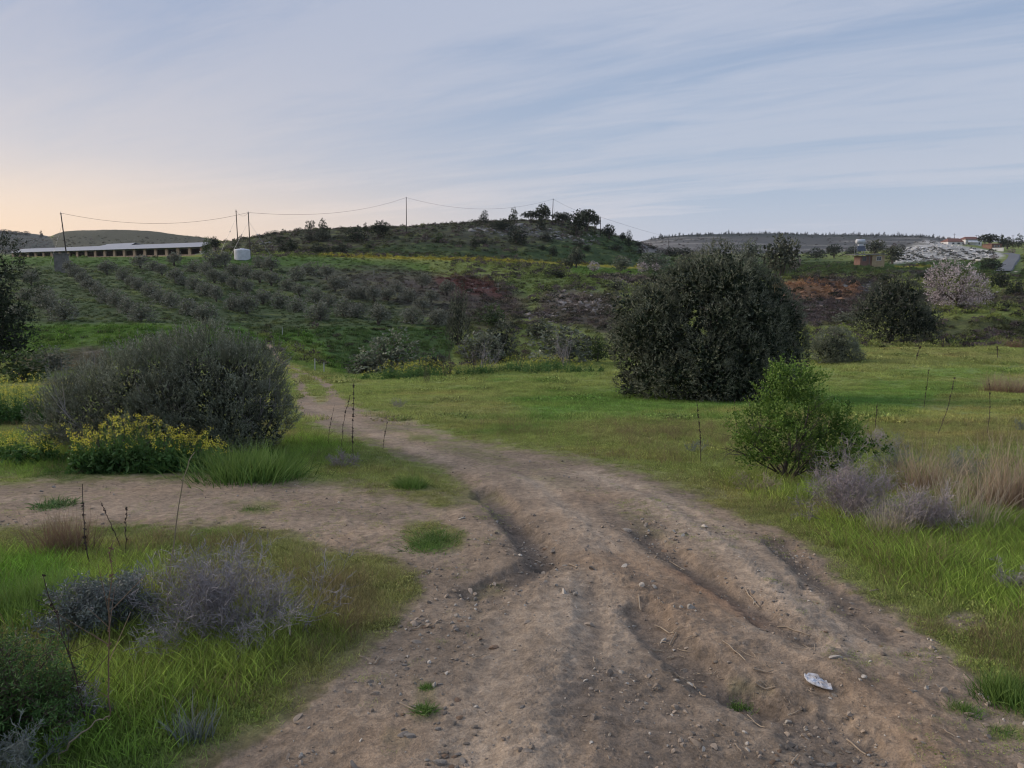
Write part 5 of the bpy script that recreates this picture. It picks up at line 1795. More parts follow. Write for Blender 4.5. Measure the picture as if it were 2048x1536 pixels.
def pole(key, label, top, foot, ymin=0, Y=None, guys=(), r=.12, kind='telegraph_pole', arm=False):
    if Y is None:
        X, Y, Z = place(*foot, ymin)
        while Y > 420:
            foot = (foot[0], foot[1] + 1)
            X, Y, Z = place(*foot, ymin)
    else:
        X, _, _ = at_px(*foot, Y)
        Z = float(height(np.array([X]), np.array([Y]))[0])
    T = at_px(*top, Y)
    o = thing(kind, label, 'pole', (X, Y, Z))
    d = T - np.array([X, Y, Z])
    g = Geo()
    g.tube([d * -.05, d * .5, d], [r, r * .85, r * .7], 8)
    add('pole_shaft', g.mesh('pole_shaft', MATS['pole_wood'], True), o)
    g = Geo()
    g.tube([d * 1.0 + (0, 0, .01), d * 1.0 + (0, 0, .22)], .05, 6)
    g.tube([d * .985 + (-.2, 0, 0), d * .985 + (.2, 0, 0)], .045, 6)
    add('insulator', g.mesh('insulator', MATS['metal']), o)
    if arm:
        g = Geo()
        g.box(d[0] - .9, d[0] + .9, d[1] - .07, d[1] + .07, d[2] * .93, d[2] * .93 + .14)
        add('crossarm', g.mesh('crossarm', MATS['pole_wood']), o)
    for gx, f in guys:
        g = Geo()
        e = np.array([gx, 0, 0.0])
        e[2] = float(height(np.array([X + gx]), np.array([Y]))[0]) - Z
        s = d * f
        g.tube([s, e], .018, 4)
        c = s + (e - s) * .35
        g.tube([c, c + (e - s) * .03], .09, 6)
        add('guy_wire', g.mesh('guy_wire', MATS['metal']), o)
    TOPS[key] = T
    return o


pole('a', 'leftmost wooden pole, leaning left beside the concrete hut', (121.5, 426), (136, 531), guys=[(-3.2, .8)])
pole('b', 'taller slim pole behind the white tank, left of the pair', (472, 421), (477, 510), 135, guys=[(-4, .85)])
pole('c', 'thicker pole right of the white water tank', (496.5, 425), (501, 514), 130, guys=[(-4.0, .8), (4.2, .8)])
pole('d', 'straight pole on the hillside in the middle of the ridge line', (812.5, 395), (813, 467))
pole('e', 'wooden pole on the hilltop beside the dark tree clump', (1106.5, 398), (1104, 452), guys=[(2, .8)])
pole('f', 'pole on the descending ridge right of the arching trees', (1201, 434), (1201, 472))
pole('g', 'distant pole in front of the pale terraced slope', (1337.5, 474), (1337.5, 503), Y=420, r=.15)
pole('h', 'thin utility pole left behind the white houses', (1909, 467), (1909, 486), Y=520, kind='utility_pole', arm=True, r=.14)
pole('i', 'thin utility pole above the red roof of the right white house', (1953, 470), (1953, 486), Y=520, kind='utility_pole', arm=True, r=.14)
pole('j', 'utility pole right of the umbrella-shaped tree', (2016, 473), (2016, 500), Y=430, kind='utility_pole', arm=True, r=.14)
pole('k', 'utility pole beside the conifer at the far right', (2026, 470), (2026, 500), Y=430, kind='utility_pole', arm=True, r=.14)


def wire(label, a, b, low_v, r=.022):
    """a hanging wire whose lowest part lies at photo row low_v near its middle"""
    P0, P1 = TOPS[a], TOPS[b]
    mid = (P0 + P1) / 2
    want = ray(CX, low_v)[1] * mid[1]
    sag = max(mid[2] - want, .3)
    t = np.linspace(0, 1, 41)
    P = P0 + (P1 - P0) * t[:, None]
    P[:, 2] -= sag * 4 * t * (1 - t)
    g = Geo()
    g.tube(P - P0, r, 4, cap=False)
    me = g.mesh('power_line', MATS['pole_wood'])
    add('power_line', me, loc=tuple(P0), label=label, category='cable')


wire('cable hanging from the leaning left pole to the pole by the tank', 'a', 'c', 447)
wire('short cable between the two poles by the white tank', 'b', 'c', 432, .018)
wire('long cable sagging from the tank poles up to the middle pole', 'c', 'd', 424)
wire('cable from the middle pole to the hilltop pole', 'd', 'e', 418)
wire('cable running down from the hilltop pole to the ridge pole', 'e', 'f', 421)
wire('cable from the ridge pole down to the distant pole', 'f', 'g', 461, .03)

# stakes
for lab, u, v, h in [('thin pale marker stake at the top of the green bank by the track bend', 565, 676, 20),
                     ('left one of two pale stakes where the track drops out of sight', 630, 743, 26),
                     ('right one of two pale stakes where the track drops out of sight', 648, 746, 20),
                     ('pale marker stake in the scrub below the yellow strip', 748, 556, 16),
                     ('pale marker stake at the right end of the red earth bank', 996, 584, 19)]:
    X, Y, Z = place(u, v)
    m = Y / FPX
    g = Geo()
    g.tube([(0, 0, -.1), (.01, 0, h * m * .5), (.02, 0, h * m)], [.038, .036, .034], 6)
    add('marker_stake', g.mesh('marker_stake', MATS['stake_paint']), loc=(X, Y, Z), label=lab, category='stake')

# the shed with the solar water heater
X, Y, Z = place(1736, 533, 150)
Y = max(Y, 215)
X = float(at_px(1736, 533, Y)[0])
m = Y / FPX
Z = float(at_px(1736, 533, Y)[2]) - .2
sh = thing('field_shed', 'small flat-roofed ochre shed at the foot of the white rocky hill', 'shed', (X, Y, Z))
W0, W1, H1 = -15 * m, 32 * m, 23.5 * m
gbox('wall', 'ochre_wall', sh, 1.2, W1, 0, 5, -1.5, H1)
gbox('side_room', 'red_wall', sh, W0, 1.197, .35, 4.8, -1.5, H1 - .25)
slab('roof', 'concrete', sh, [(-29 * m, -.5, H1 - .1), (W1 + .4, -.5, H1 + .15), (W1 + .4, 5.4, H1 + .35), (-29 * m, 5.4, H1 + .1)], -.22)
framed(sh, 20.5 * m, 17 * m, 8 * m, 7 * m, 0)
framed(sh, -7.2 * m, 16.5 * m, 6.5 * m, 8 * m, .35, fr='concrete', bars=0)
gbox('post', 'concrete', sh, 1.0 * m, 1.9 * m, -.2, -.05, -1, H1 - .1)
ht = thing('solar_heater', 'white cylindrical solar water heater on a stand on the shed roof', 'water heater', (X, Y + 2, Z))
g = Geo()
cz = (533 - 482.5) * m
g.tube([(-21 * m, 0, cz), (-20.6 * m, 0, cz), (-4.6 * m, 0, cz), (-4.2 * m, 0, cz)], [3.8 * m, 4.5 * m, 4.5 * m, 3.8 * m], 18)
add('tank', g.mesh('heater_tank', MATS['white_plastic'], True), ht)
gbox('cold_tank', 'white_plastic', ht, -16.5 * m, -7 * m, -.5, .3, (533 - 491) * m, (533 - 487.3) * m)
slab('solar_panel', 'solar_glass', ht, [(-21 * m, -1.4, (533 - 501) * m), (-4.5 * m, -1.4, (533 - 501) * m), (-4.5 * m, -.55, (533 - 491.5) * m), (-21 * m, -.55, (533 - 491.5) * m)])
for xx in (-20.3 * m, -5.2 * m):
    for yy in (-.9, .8):
        gbox('stand_leg', 'metal', ht, xx - .06, xx + .06, yy - .06, yy + .06, H1, cz - 3.5 * m)


def house(label, u0, u1, vb, ve, vr, Y, wall='white_paint', wins=(), wing=None, overhang=.35, roof='roof_tile', name='house'):
    a, b = at_px(u0, vb, Y), at_px(u1, vb, Y)
    m = Y / FPX
    h, rr = (vb - ve) * m, (vb - vr) * m
    w = float(b[0] - a[0])
    o = thing(name, label, 'house', (float(a[0]), Y, float(a[2])))
    gbox('wall', wall, o, 0, w, 0, 8, -4, h)
    q = overhang
    n = 4
    for i in range(n):
        f0, f1 = i / n, (i + 1) / n - .004
        lo = lambda f: (-q + (w + 2 * q) * f, -q, h + .003)
        hi = lambda f: (w * .18 + w * .64 * f, 4, rr)
        slab('roof', roof, o, [lo(f0), lo(f1), hi(f1), hi(f0)], .18)
    slab('rear_roof', roof, o, [(w * .18, 4, rr), (w * .82, 4, rr), (w + q, 8 + q, h), (-q, 8 + q, h)], .18)
    g = Geo()
    g.put([(-q, -q, h), (-q, 8 + q, h), (w * .18, 4, rr), (w + q, -q, h), (w + q, 8 + q, h), (w * .82, 4, rr)], T=[(0, 2, 1), (3, 4, 5)])
    add('hip', g.mesh('roof_hip', MATS[roof]), o)
    for x, z, ww, hh in wins:
        framed(o, x * w, z * h, ww, hh, 0, bars=0)
    return o


house('white house with a low red tiled roof, left one of the two', 1896, 1930, 491, 483.5, 476.5, 440, wins=[(.3, .55, 1.2, .9), (.62, .55, 1.6, .9), (.88, .5, .8, 1.0)])
hs = house('white house with a red tiled roof and awning, right one of the two', 1930.5, 1963, 491.5, 479, 473.5, 438, wins=[(.2, .3, 1.0, .9), (.85, .35, .8, 1.2)])
slab('awning', 'white_paint', hs, [(.6, -1.8, 1.9), (6.6, -1.8, 1.9), (6.2, -.05, 3.1), (1.0, -.05, 3.1)], .06)
house('small brick-coloured outbuilding behind the low white wall at the right', 1983, 2003, 496, 488.5, 486.5, 400, wall='red_wall', wins=[(.35, .5, .8, .8), (.7, .5, .8, .8)])
p0, p1 = at_px(1984, 499, 392), at_px(2007, 499.5, 388)
lw = thing('garden_wall', 'low white wall above the road at the right', 'wall', tuple(p0), rz=math.atan2(p1[1] - p0[1], p1[0] - p0[0]))
gbox('wall_body', 'white_paint', lw, 0, float(np.linalg.norm(p1 - p0)), 0, .3, -2, .75)
gbox('coping', 'white_paint', lw, -.05, float(np.linalg.norm(p1 - p0)) + .05, -.05, .35, .753, .85)

# asphalt road
rp = [(2003, 549), (2007, 541), (2014, 532), (2021, 523), (2027, 516), (2029, 512), (2023, 509.5), (2012, 508)]
pts = []
for u, v in rp:
    X, Y, Z = place(u, v, 200)
    pts.append((X, Y))
pts = np.array(pts)
t = np.linspace(0, len(pts) - 1, 60)
i = np.minimum(t.astype(int), len(pts) - 2)
P = pts[i] + (pts[i + 1] - pts[i]) * (t - i)[:, None]
for _ in range(6):
    P[1:-1] = (P[:-2] + P[1:-1] * 2 + P[2:]) / 4
D = np.gradient(P, axis=0)
D /= np.linalg.norm(D, axis=1)[:, None]
N = np.c_[-D[:, 1], D[:, 0]]
rows = []
for w in (-1.9, -.6, .6, 1.9):
    q = P + N * w
    rows.append(np.c_[q, height(q[:, 0], q[:, 1])])
z = np.max([r[:, 2] for r in rows], axis=0)
for _ in range(4):
    z[1:-1] = (z[:-2] + z[1:-1] * 2 + z[2:]) / 4
V = []
for r in rows:
    r[:, 2] = z + .25
V = np.concatenate(rows + [np.c_[rows[0][:, :2] - N * .8, z - 1.5], np.c_[rows[3][:, :2] + N * .8, z - 1.5]])
idx = [4, 0, 1, 2, 3, 5]
Q = [(idx[a] * 60 + j, idx[a + 1] * 60 + j, idx[a + 1] * 60 + j + 1, idx[a] * 60 + j + 1) for a in range(5) for j in range(59)]
g = Geo()
g.put(V, Q=Q)
add('road', g.mesh('road', MATS['asphalt']), kind='structure', label='narrow asphalt road climbing past the white rocky hill')

# ------------------------------------------------------------------ stones, straws, scrap
ST_ME = []


def stone_mesh(seed, mat, flat):
    import bmesh
    bm = bmesh.new()
    bmesh.ops.create_icosphere(bm, subdivisions=2, radius=1)
    V = np.array([v.co[:] for v in bm.verts])
    F = np.array([[v.index for v in f.verts] for f in bm.faces])
    bm.free()
    r = np.random.default_rng(seed)
    for _ in range(11):                      # cut flat faces
        n = unit(r.normal(size=3))
        dd = r.uniform(.40, .75)
        over = V @ n - dd
        V = V - np.where(over > 0, over, 0)[:, None] * n * .92
    V += r.normal(size=V.shape) * .025
    V *= np.array([1, r.uniform(.6, .85), flat])
    return new_mesh('stone', V, F, None, False, [MATS[mat]])


for i in range(9):
    ST_ME.append(stone_mesh(i, ['stone', 'pale_stone', 'ochre_stone', 'stone'][i % 4], .3 + .08 * (i % 4)))


def put_stone(u, v, w, label, group=None, var=None, name='stone'):
    X, Y, Z = place(u, v)
    m = Y / FPX
    s = w * m / 2
    me = ST_ME[rng.integers(len(ST_ME)) if var is None else var]
    add(name, me, loc=(X, Y, Z + s * .10), rz=rng.uniform(0, 6.28), scale=(s, s, s * rng.uniform(.8, 1.2)), label=label, category='stone', group=group)


NAMED = [(335, 1328, 48, 'grey flat-topped rock lying in the grass on the left', 1), (1105, 1105, 24, 'grey stone in the deep gully left of the track', 0),
         (1254, 1068, 26, 'flat grey stone on the hump between the wheel tracks', 1), (1330, 1093, 22, 'reddish stone right of the flat grey one between the wheel tracks', 2),
         (1372, 1122, 14, 'small tan stone at the head of the narrow rut', 2), (985, 1296, 30, 'dark reddish stone on the left of the bare track', 2),
         (1561, 1194, 16, 'pale flat stone on the edge of the right wheel track', 1), (1650, 1271, 12, 'small tan stone at the end of the narrow rut', 2),
         (1703, 1215, 14, 'pale stone by the right edge ditch', 1), (1500, 1388, 22, 'brown stone among the straw in the middle gully', 0),
         (1482, 1392, 20, 'tan stone among the straw in the middle gully', 2), (1825, 1392, 20, 'flat grey stone buried right of the white scrap', 1),
         (1668, 1393, 18, 'flat grey slab stone just right of the white scrap', 1), (1665, 1512, 32, 'flat grey stone at the front of the stone heap', 1),
         (1660, 1490, 34, 'broad brown stone at the back of the stone heap', 0), (1715, 1507, 28, 'grey stone at the right of the stone heap', 0),
         (1713, 1522, 22, 'small grey stone low in the stone heap', 3), (1769, 1523, 22, 'brown stone right apart from the stone heap', 0),
         (1640, 1520, 26, 'pale stone left in the stone heap', 1), (1610, 1500, 20, 'brown stone at the left of the stone heap', 3),
         (1845, 1502, 14, 'small pale stone furthest right near the bottom', 1), (1829, 1494, 14, 'small tan stone furthest right near the bottom', 2),
         (820, 1476, 34, 'large pale stone at the bottom of the track left of centre', 1), (878, 1527, 40, 'pale flat stone at the bottom edge left of centre', 1),
         (925, 1526, 34, 'second pale flat stone at the bottom edge left of centre', 1), (695, 1384, 24, 'brown stone on the left rim of the track', 0),
         (768, 1297, 22, 'flat stone at the left rim of the track near the fork', 0), (1045, 1428, 18, 'pale stone in the middle of the near track', 1),
         (1020, 1455, 22, 'pale stone below the one in the middle of the near track', 1), (880, 1372, 16, 'grey stone beside the small green tuft', 1)]
for u, v, w, lab, var in NAMED:
    put_stone(u, v, w, lab, None, var)
HEAPS = [((1530, 1480), (1790, 1536), 34, 14, 'stones of the heap at the bottom of the middle gully', 'small angular stone in the heap at the bottom right of centre'),
         ((800, 1240), (960, 1330), 20, 13, 'stones strewn along the left side of the near track', 'small grey stone on the left side of the near track'),
         ((800, 1400), (960, 1536), 26, 17, 'stones at the bottom left of the near track', 'small pale stone near the bottom left of the track'),
         ((1060, 1090), (1110, 1140), 10, 12, 'stones in the deep gully', 'small stone lying in the deep gully left of the track'),
         ((1380, 1140), (1640, 1270), 14, 10, 'stones along the narrow rut', 'small tan stone beside the narrow rut'),
         ((1280, 1040), (1340, 1090), 9, 11, 'stones on the hump between the wheel tracks', 'small stone on the hump between the wheel tracks'),
         ((1680, 1180), (1860, 1300), 14, 11, 'stones by the right rim of the track', 'small stone by the right rim of the track'),
         ((1360, 1310), (1520, 1400), 12, 13, 'stones in the middle gully', 'small stone in the middle gully')]
for (u0, v0), (u1, v1), n, w, grp, lab in HEAPS:
    for _ in range(n):
        put_stone(rng.uniform(u0, u1), rng.uniform(v0, v1), w * rng.uniform(.7, 1.4), lab, grp)

def straw(u0, v0, u1, v1, lab, grp=None, r=.0035, mat='straw'):
    n = 5
    us = np.linspace(u0, u1, n) + rng.normal(size=n) * .8
    vs = np.linspace(v0, v1, n) + rng.normal(size=n) * .8
    P = np.array([place(a, b) for a, b in zip(us, vs)])
    P[:, 2] += .008 + rng.uniform(0, .006, n)
    P0 = P[0].copy()
    g = Geo()
    g.tube(P - P0, r * np.linspace(1, .7, n), 5)
    add('straw_stalk', g.mesh('straw_stalk', MATS[mat]), loc=tuple(P0), label=lab, category='straw', group=grp)


for q in [(1695, 1466, 1733, 1500, 'long pale straw right of the grey gravel in the middle gully', .0045), (1582, 1532, 1596, 1508, 'short pale straw at the left of the stone heap', .004),
          (824, 1263, 865, 1252, 'thick straw lying at the left rim near the track fork', .005), (748, 1332, 762, 1318, 'short branch of the broken straw pair on the left rim', .004),
          (718, 1318, 747, 1331, 'long branch of the broken straw pair on the left rim', .004), (944, 1324, 975, 1314, 'straw lying left of the middle near track', .0035),
          (800, 1412, 845, 1430, 'pale straw near the small green tufts', .004), (1310, 1243, 1350, 1268, 'pale forked straw at the head of the middle gully', .005),
          (1350, 1268, 1338, 1284, 'bent end piece below the pale forked straw', .005), (1276, 1203, 1281, 1216, 'tiny pale straw above the middle gully', .005),
          (1340, 1112, 1370, 1133, 'straw lying over the narrow rut, upper one', .004), (1490, 1185, 1518, 1215, 'dark straw lying over the narrow rut, lower one', .004),
          (1555, 1250, 1620, 1272, 'long straw crossing the end of the narrow rut', .004), (1590, 1283, 1622, 1293, 'pale straw below the end of the narrow rut', .004),
          (1445, 1300, 1490, 1335, 'straw on the right bank of the middle gully', .004), (1505, 1350, 1545, 1357, 'pale straw over the weeds of the middle gully', .005),
          (1510, 1372, 1550, 1380, 'second pale straw over the weeds of the middle gully', .005), (1350, 1350, 1385, 1357, 'pale straw left of the middle gully weeds', .004),
          (1385, 1357, 1393, 1370, 'broken tip of the straw left of the middle gully weeds', .004), (1400, 1380, 1412, 1393, 'short pale straw left below the gully weeds', .004),
          (1495, 1425, 1530, 1455, 'thin straw below the gully weeds', .003), (1470, 1495, 1483, 1510, 'small pale straw near the bottom middle', .003),
          (1740, 1185, 1765, 1178, 'grey straw at the right rim of the track', .005), (1138, 1142, 1155, 1150, 'short stick at the mouth of the deep gully', .006),
          (1188, 1322, 1190, 1335, 'short pale straw in the middle of the near track', .004), (1306, 1380, 1320, 1378, 'tiny pale straw right of the middle near track', .004),
          (1882, 1470, 1907, 1483, 'pale straw near the bottom right corner', .003), (1000, 1230, 1010, 1222, 'pale twig left of the track mound', .004)]:
    straw(q[0], q[1], q[2], q[3], q[4], None, q[5])
for _ in range(46):
    u0, v0 = rng.uniform(1290, 1620), rng.uniform(1250, 1440)
    if abs((v0 - 1240) - (u0 - 1290) * .62) > 60:
        continue
    a, L = rng.uniform(-.5, .9), rng.uniform(10, 32)
    straw(u0, v0, u0 + L * math.cos(a), v0 + L * math.sin(a) * .6, 'thin broken straw in the middle gully', 'broken straws in the middle gully', .0028)

# the crumpled white scrap
X, Y, Z = place(1634, 1376)
m = Y / FPX
g = Geo()
n = 26
an = np.arange(n) / n * 2 * np.pi
rr = 1 + .10 * np.sin(an * 3 + 1) + .05 * rng.normal(size=n)
rings = []
for f, z in ((0, .010), (.35, .012), (.7, .009), (.95, .012), (1.0, .006), (.9, .0)):
    x = 34 * m * f * rr * np.cos(an)
    y = 17 * m * f * rr * np.sin(an)
    ca_, sa_ = math.cos(-1.05), math.sin(-1.05)
    rings.append(np.c_[x * ca_ - y * sa_, x * sa_ + y * ca_, z + .004 * rng.normal(size=n) * (f > .2) * (z > .008)])
V = np.concatenate(rings)
Q = [(i * n + j, i * n + (j + 1) % n, (i + 1) * n + (j + 1) % n, (i + 1) * n + j) for i in range(5) for j in range(n)]
g.put(V, Q=Q)
add('scrap_piece', g.mesh('scrap_piece', MATS['scrap']), loc=(X, Y, Z + .015), label='crumpled flat white and grey scrap lying on the track at the lower right', category='scrap')


# ------------------------------------------------------------------ ground cover nobody could count
def tint_mat(name, rough=.6, trans=.36, var=.35, straw=(.30, .24, .12)):
    m = bpy.data.materials.new(name)
    m.use_nodes = True
    T = NT(m.node_tree)
    out = T.node('ShaderNodeOutputMaterial')
    tint = T.node('ShaderNodeAttribute', attribute_name='tint', attribute_type='INSTANCER').outputs['Color']
    rnd = T.node('ShaderNodeAttribute', attribute_name='rnd').outputs['Fac']
    c = T.vmath('SCALE', tint)
    T.put(c.node.inputs[3], T.ramp(rnd, 0, 1, 1 - var, 1 + var))
    if straw:
        c = T.mix(T.math('MULTIPLY', T.ramp(rnd, .80, .97), .55), c, straw)
    pb = T.node('ShaderNodeBsdfPrincipled')
    T.put(pb.inputs['Base Color'], c)
    pb.inputs['Roughness'].default_value = rough
    pb.inputs['Specular IOR Level'].default_value = .2
    if trans:
        tr = T.node('ShaderNodeBsdfTranslucent')
        T.put(tr.inputs[0], c)
        mx = T.node('ShaderNodeMixShader')
        mx.inputs[0].default_value = trans
        T.put(mx.inputs[1], pb.outputs[0])
        T.put(mx.inputs[2], tr.outputs[0])
        T.put(out.inputs[0], mx.outputs[0])
    else:
        T.put(out.inputs[0], pb.outputs[0])
    MATS[name] = m


tint_mat('blade_tint')
tint_mat('rock_tint', .9, 0, .2, None)


def blades(n, r, h0, h1, w, lean=.35, seed=0, seg=2, mat='blade_tint', name='tuft'):
    R_ = np.random.default_rng(seed)
    a, q = R_.uniform(0, 6.283, n), np.sqrt(R_.random(n)) * r
    P = np.c_[np.cos(a) * q, np.sin(a) * q, np.full(n, -.01)]
    d = unit(np.c_[R_.normal(size=n) * lean, R_.normal(size=n) * lean, np.ones(n)])
    L = R_.uniform(h0, h1, n)
    S = unit(np.cross(d, R_.normal(size=(n, 3))))
    bend = np.c_[R_.normal(size=(n, 2)) * .35, -np.abs(R_.normal(size=n)) * .15]
    rows = []
    for j in range(seg):
        t = j / seg
        wd = w * (1 - .45 * t) * .5
        rows += [P - S * wd, P + S * wd]
        P = P + d * (L / seg)[:, None]
        d = unit(d + bend)
    rows.append(P)
    k = 2 * seg + 1
    V = np.stack(rows, 1).reshape(-1, 3)
    b = np.arange(n) * k
    Q = np.concatenate([np.stack([b + 2 * j, b + 2 * j + 1, b + 2 * j + 3, b + 2 * j + 2], 1) for j in range(seg - 1)]) if seg > 1 else np.zeros((0, 4), int)
    T = np.stack([b + 2 * seg - 2, b + 2 * seg - 1, b + 2 * seg], 1)
    R = np.repeat(R_.random(n), k)
    return new_mesh(name, V, [T, Q], {'rnd': R}, False, [MATS[mat]])


def leafy(n, r, h, L, seed, mat='blade_tint', dome=True, name='tuft'):
    R_ = np.random.default_rng(seed)
    d = unit(R_.normal(size=(n, 3)))
    d[:, 2] = np.abs(d[:, 2])
    P = d * np.array([r, r, h]) * (R_.uniform(.55, 1, n)[:, None])
    D = unit(d + R_.normal(size=(n, 3)) * .6)
    S = unit(np.cross(D, R_.normal(size=(n, 3))))
    sz = L * R_.uniform(.6, 1.3, n)[:, None]
    V = np.stack([P, P + D * sz * .45 + S * sz * .25, P + D * sz, P + D * sz * .45 - S * sz * .25], 1).reshape(-1, 3)
    i = np.arange(n) * 4
    Q = np.stack([i, i + 1, i + 2, i + 3], 1)
    return new_mesh(name, V, Q, {'rnd': np.repeat(R_.random(n) * .78, 4)}, False, [MATS[mat]])


def lib(name, meshes):
    c = bpy.data.collections.new(name)
    for i, me in enumerate(meshes):
        o = bpy.data.objects.new('%s_%02d' % (name, i), me)
        c.objects.link(o)
    return c


def scatter(name, label, coll, P, S, tint, idx, tilt=None):
    n = len(P)
    me = bpy.data.meshes.new(name)
    me.vertices.add(n)
    me.vertices.foreach_set('co', np.asarray(P, np.float32).ravel())
    a = me.attributes.new('tint', 'FLOAT_COLOR', 'POINT')
    a.data.foreach_set('color', np.c_[tint, np.ones(n)].astype(np.float32).ravel())
    a = me.attributes.new('scl', 'FLOAT_VECTOR', 'POINT')
    S = np.asarray(S, np.float32)
    if S.ndim == 1:
        S = np.repeat(S[:, None], 3, 1)
    a.data.foreach_set('vector', S.ravel())
    a = me.attributes.new('rot', 'FLOAT_VECTOR', 'POINT')
    rot = np.zeros((n, 3), np.float32)
    rot[:, 2] = rng.uniform(0, 6.283, n)
    if tilt:
        rot[:, :2] = rng.normal(size=(n, 2)) * tilt
    a.data.foreach_set('vector', rot.ravel())
    a = me.attributes.new('idx', 'INT', 'POINT')
    a.data.foreach_set('value', np.asarray(idx, np.int32))
    me.update()
    o = add(name, me, kind='stuff', label=label)
    ng = bpy.data.node_groups.new(name, 'GeometryNodeTree')
    ng.interface.new_socket('Geometry', in_out='INPUT', socket_type='NodeSocketGeometry')
    ng.interface.new_socket('Geometry', in_out='OUTPUT', socket_type='NodeSocketGeometry')
    N, Lk = ng.nodes, ng.links
    gi, go = N.new('NodeGroupInput'), N.new('NodeGroupOutput')
    iop = N.new('GeometryNodeInstanceOnPoints')
    ci = N.new('GeometryNodeCollectionInfo')
    ci.inputs['Collection'].default_value = coll
    ci.inputs['Separate Children'].default_value = True
    ci.inputs['Reset Children'].default_value = True

    def attr(nm, typ):
        q = N.new('GeometryNodeInputNamedAttribute')
        q.data_type = typ
        q.inputs['Name'].default_value = nm
        return q.outputs['Attribute']
    e2r = N.new('FunctionNodeEulerToRotation')
    Lk.new(attr('rot', 'FLOAT_VECTOR'), e2r.inputs[0])
    Lk.new(gi.outputs[0], iop.inputs['Points'])
    Lk.new(ci.outputs[0], iop.inputs['Instance'])
    iop.inputs['Pick Instance'].default_value = True
    Lk.new(attr('idx', 'INT'), iop.inputs['Instance Index'])
    Lk.new(e2r.outputs[0], iop.inputs['Rotation'])
    Lk.new(attr('scl', 'FLOAT_VECTOR'), iop.inputs['Scale'])
    Lk.new(iop.outputs[0], go.inputs[0])
    md = o.modifiers.new('scatter', 'NODES')
    md.node_group = ng
    return o


def sample(n, y0, y1, s0=-1.12, s1=1.12):
    n = int(n * 1.36)
    """evenly spread points of the ground between two distances"""
    Y = np.sqrt(rng.uniform(y0 * y0, y1 * y1, n))
    X = rng.uniform(s0, s1, n) * Y
    return X, Y


TALL = [([(-200, 1110), (330, 1120), (330, 1240), (120, 1260), (-200, 1250)], 30, 1.0),
        ([(100, 1240), (450, 1240), (700, 1290), (620, 1400), (450, 1536), (100, 1536)], 40, .75),
        ([(1560, 1050), (2100, 1040), (2100, 1210), (1880, 1190), (1700, 1120)], 40, .9),
        ([(1440, 960), (1660, 955), (1700, 1010), (1500, 1010)], 20, .7),
        ([(60, 880), (130, 880), (600, 900), (620, 960), (0, 972), (-200, 960), (-200, 850)], 16, .9),
        ([(1900, 1060), (2100, 1060), (2100, 1250), (2000, 1230)], 20, 1.0),
        ([(600, 850), (720, 855), (720, 920), (600, 930)], 20, .5)]


def near_grass():
    turf = lib('turf', [blades(26, .085, .03, .085, .0042, .5, 1), blades(24, .085, .04, .11, .0042, .5, 2), leafy(34, .085, .03, .026, 3),
                        blades(16, .08, .07, .19, .0052, .38, 4, 3), blades(16, .08, .09, .25, .0055, .42, 5, 3), blades(12, .06, .14, .34, .0026, .35, 6, 3)])
    X1, Y1 = sample(60000, 2.3, 8)
    X2, Y2 = sample(62000, 8, 17)
    X, Y = np.r_[X1, X2], np.r_[Y1, Y2]
    Z = height(X, Y)
    col, dirt, u, v = ground_colour(X, Y, Z)
    nn = fbm(X * 1.3, Y * 1.3, 91, 4)
    n4 = fbm(X * 4, Y * 4, 93, 3)
    # metres to the rim of the bare earth: low and thin growth there, taller further in
    rim = np.maximum(-poly_sd(u, v, DIRT), 0) * Y / FPX * 1.6
    low = np.clip(.30 + rim / (.75 + .35 * nn), .30, 1)
    thin = np.clip(.30 + rim / .35 + .9 * n4, .12, 1)
    keep = (rng.random(len(X)) < thin) & (rng.random(len(X)) > dirt * 1.05 - .02) & (u > -650) & (u < 2700)
    stray = (dirt > .5) & (poly_sd(u, v, DIRT) * Y / FPX * 1.6 < .55) & (n4 > .05) & (rng.random(len(X)) < .16)
    keep &= ~((dirt > .35) & (n4 < .1))
    keep |= stray & (u > -650) & (u < 2700)
    tall = np.zeros(len(X))
    for poly, soft, am in TALL:
        tall = np.maximum(tall, am * mask(u, v, nn, poly, soft, 1.0))
    tall = np.clip(tall + .25 * nn * (tall > .05), 0, 1)
    r = rng.random(len(X))
    idx = rng.integers(0, 2, len(X))
    idx[(n4 > .25) & (r < .8)] = 2
    idx[r < .10] = 1
    tl = rng.random(len(X)) < tall * .62 * sstep(.1, .6, rim)
    idx[tl] = 3 + rng.integers(0, 2, tl.sum())
    dry = (rng.random(len(X)) < .03 + .12 * (nn > .25))
    idx[dry & (Y > 3)] = 5
    sc = rng.uniform(.65, 1.15, len(X)) * (1 + .5 * nn) * low
    sc = np.where(dirt > .1, sc * .55, sc)
    idx[(dirt > .1) & (idx > 2)] = 0
    sc *= np.where(Y > 8, .95, 1)
    sc3 = np.c_[sc ** .5 * .95, sc ** .5 * .95, sc]
    t = col * (1 - dirt[:, None]) + np.array(C['field']) * dirt[:, None]
    t = t * 1.38 * rng.uniform(.65, 1.45, len(X))[:, None]
    y = sstep(0, .7, fbm(X * .9 + 40, Y * .9, 95, 4))[:, None]
    t = t * (1 - y * .4) + t * y * .4 * np.array([1.5, 1.15, 1.2])
    t[tl] *= np.array([.95, 1.12, .75])
    t[idx == 5] = np.array(C['straw']) * rng.uniform(.8, 1.4, ((idx == 5).sum(), 1))
    P = np.c_[X, Y, Z][keep]
    scatter('grass', 'green grass of many heights on both sides of the earth track', turf, P, sc3[keep], t[keep], idx[keep])


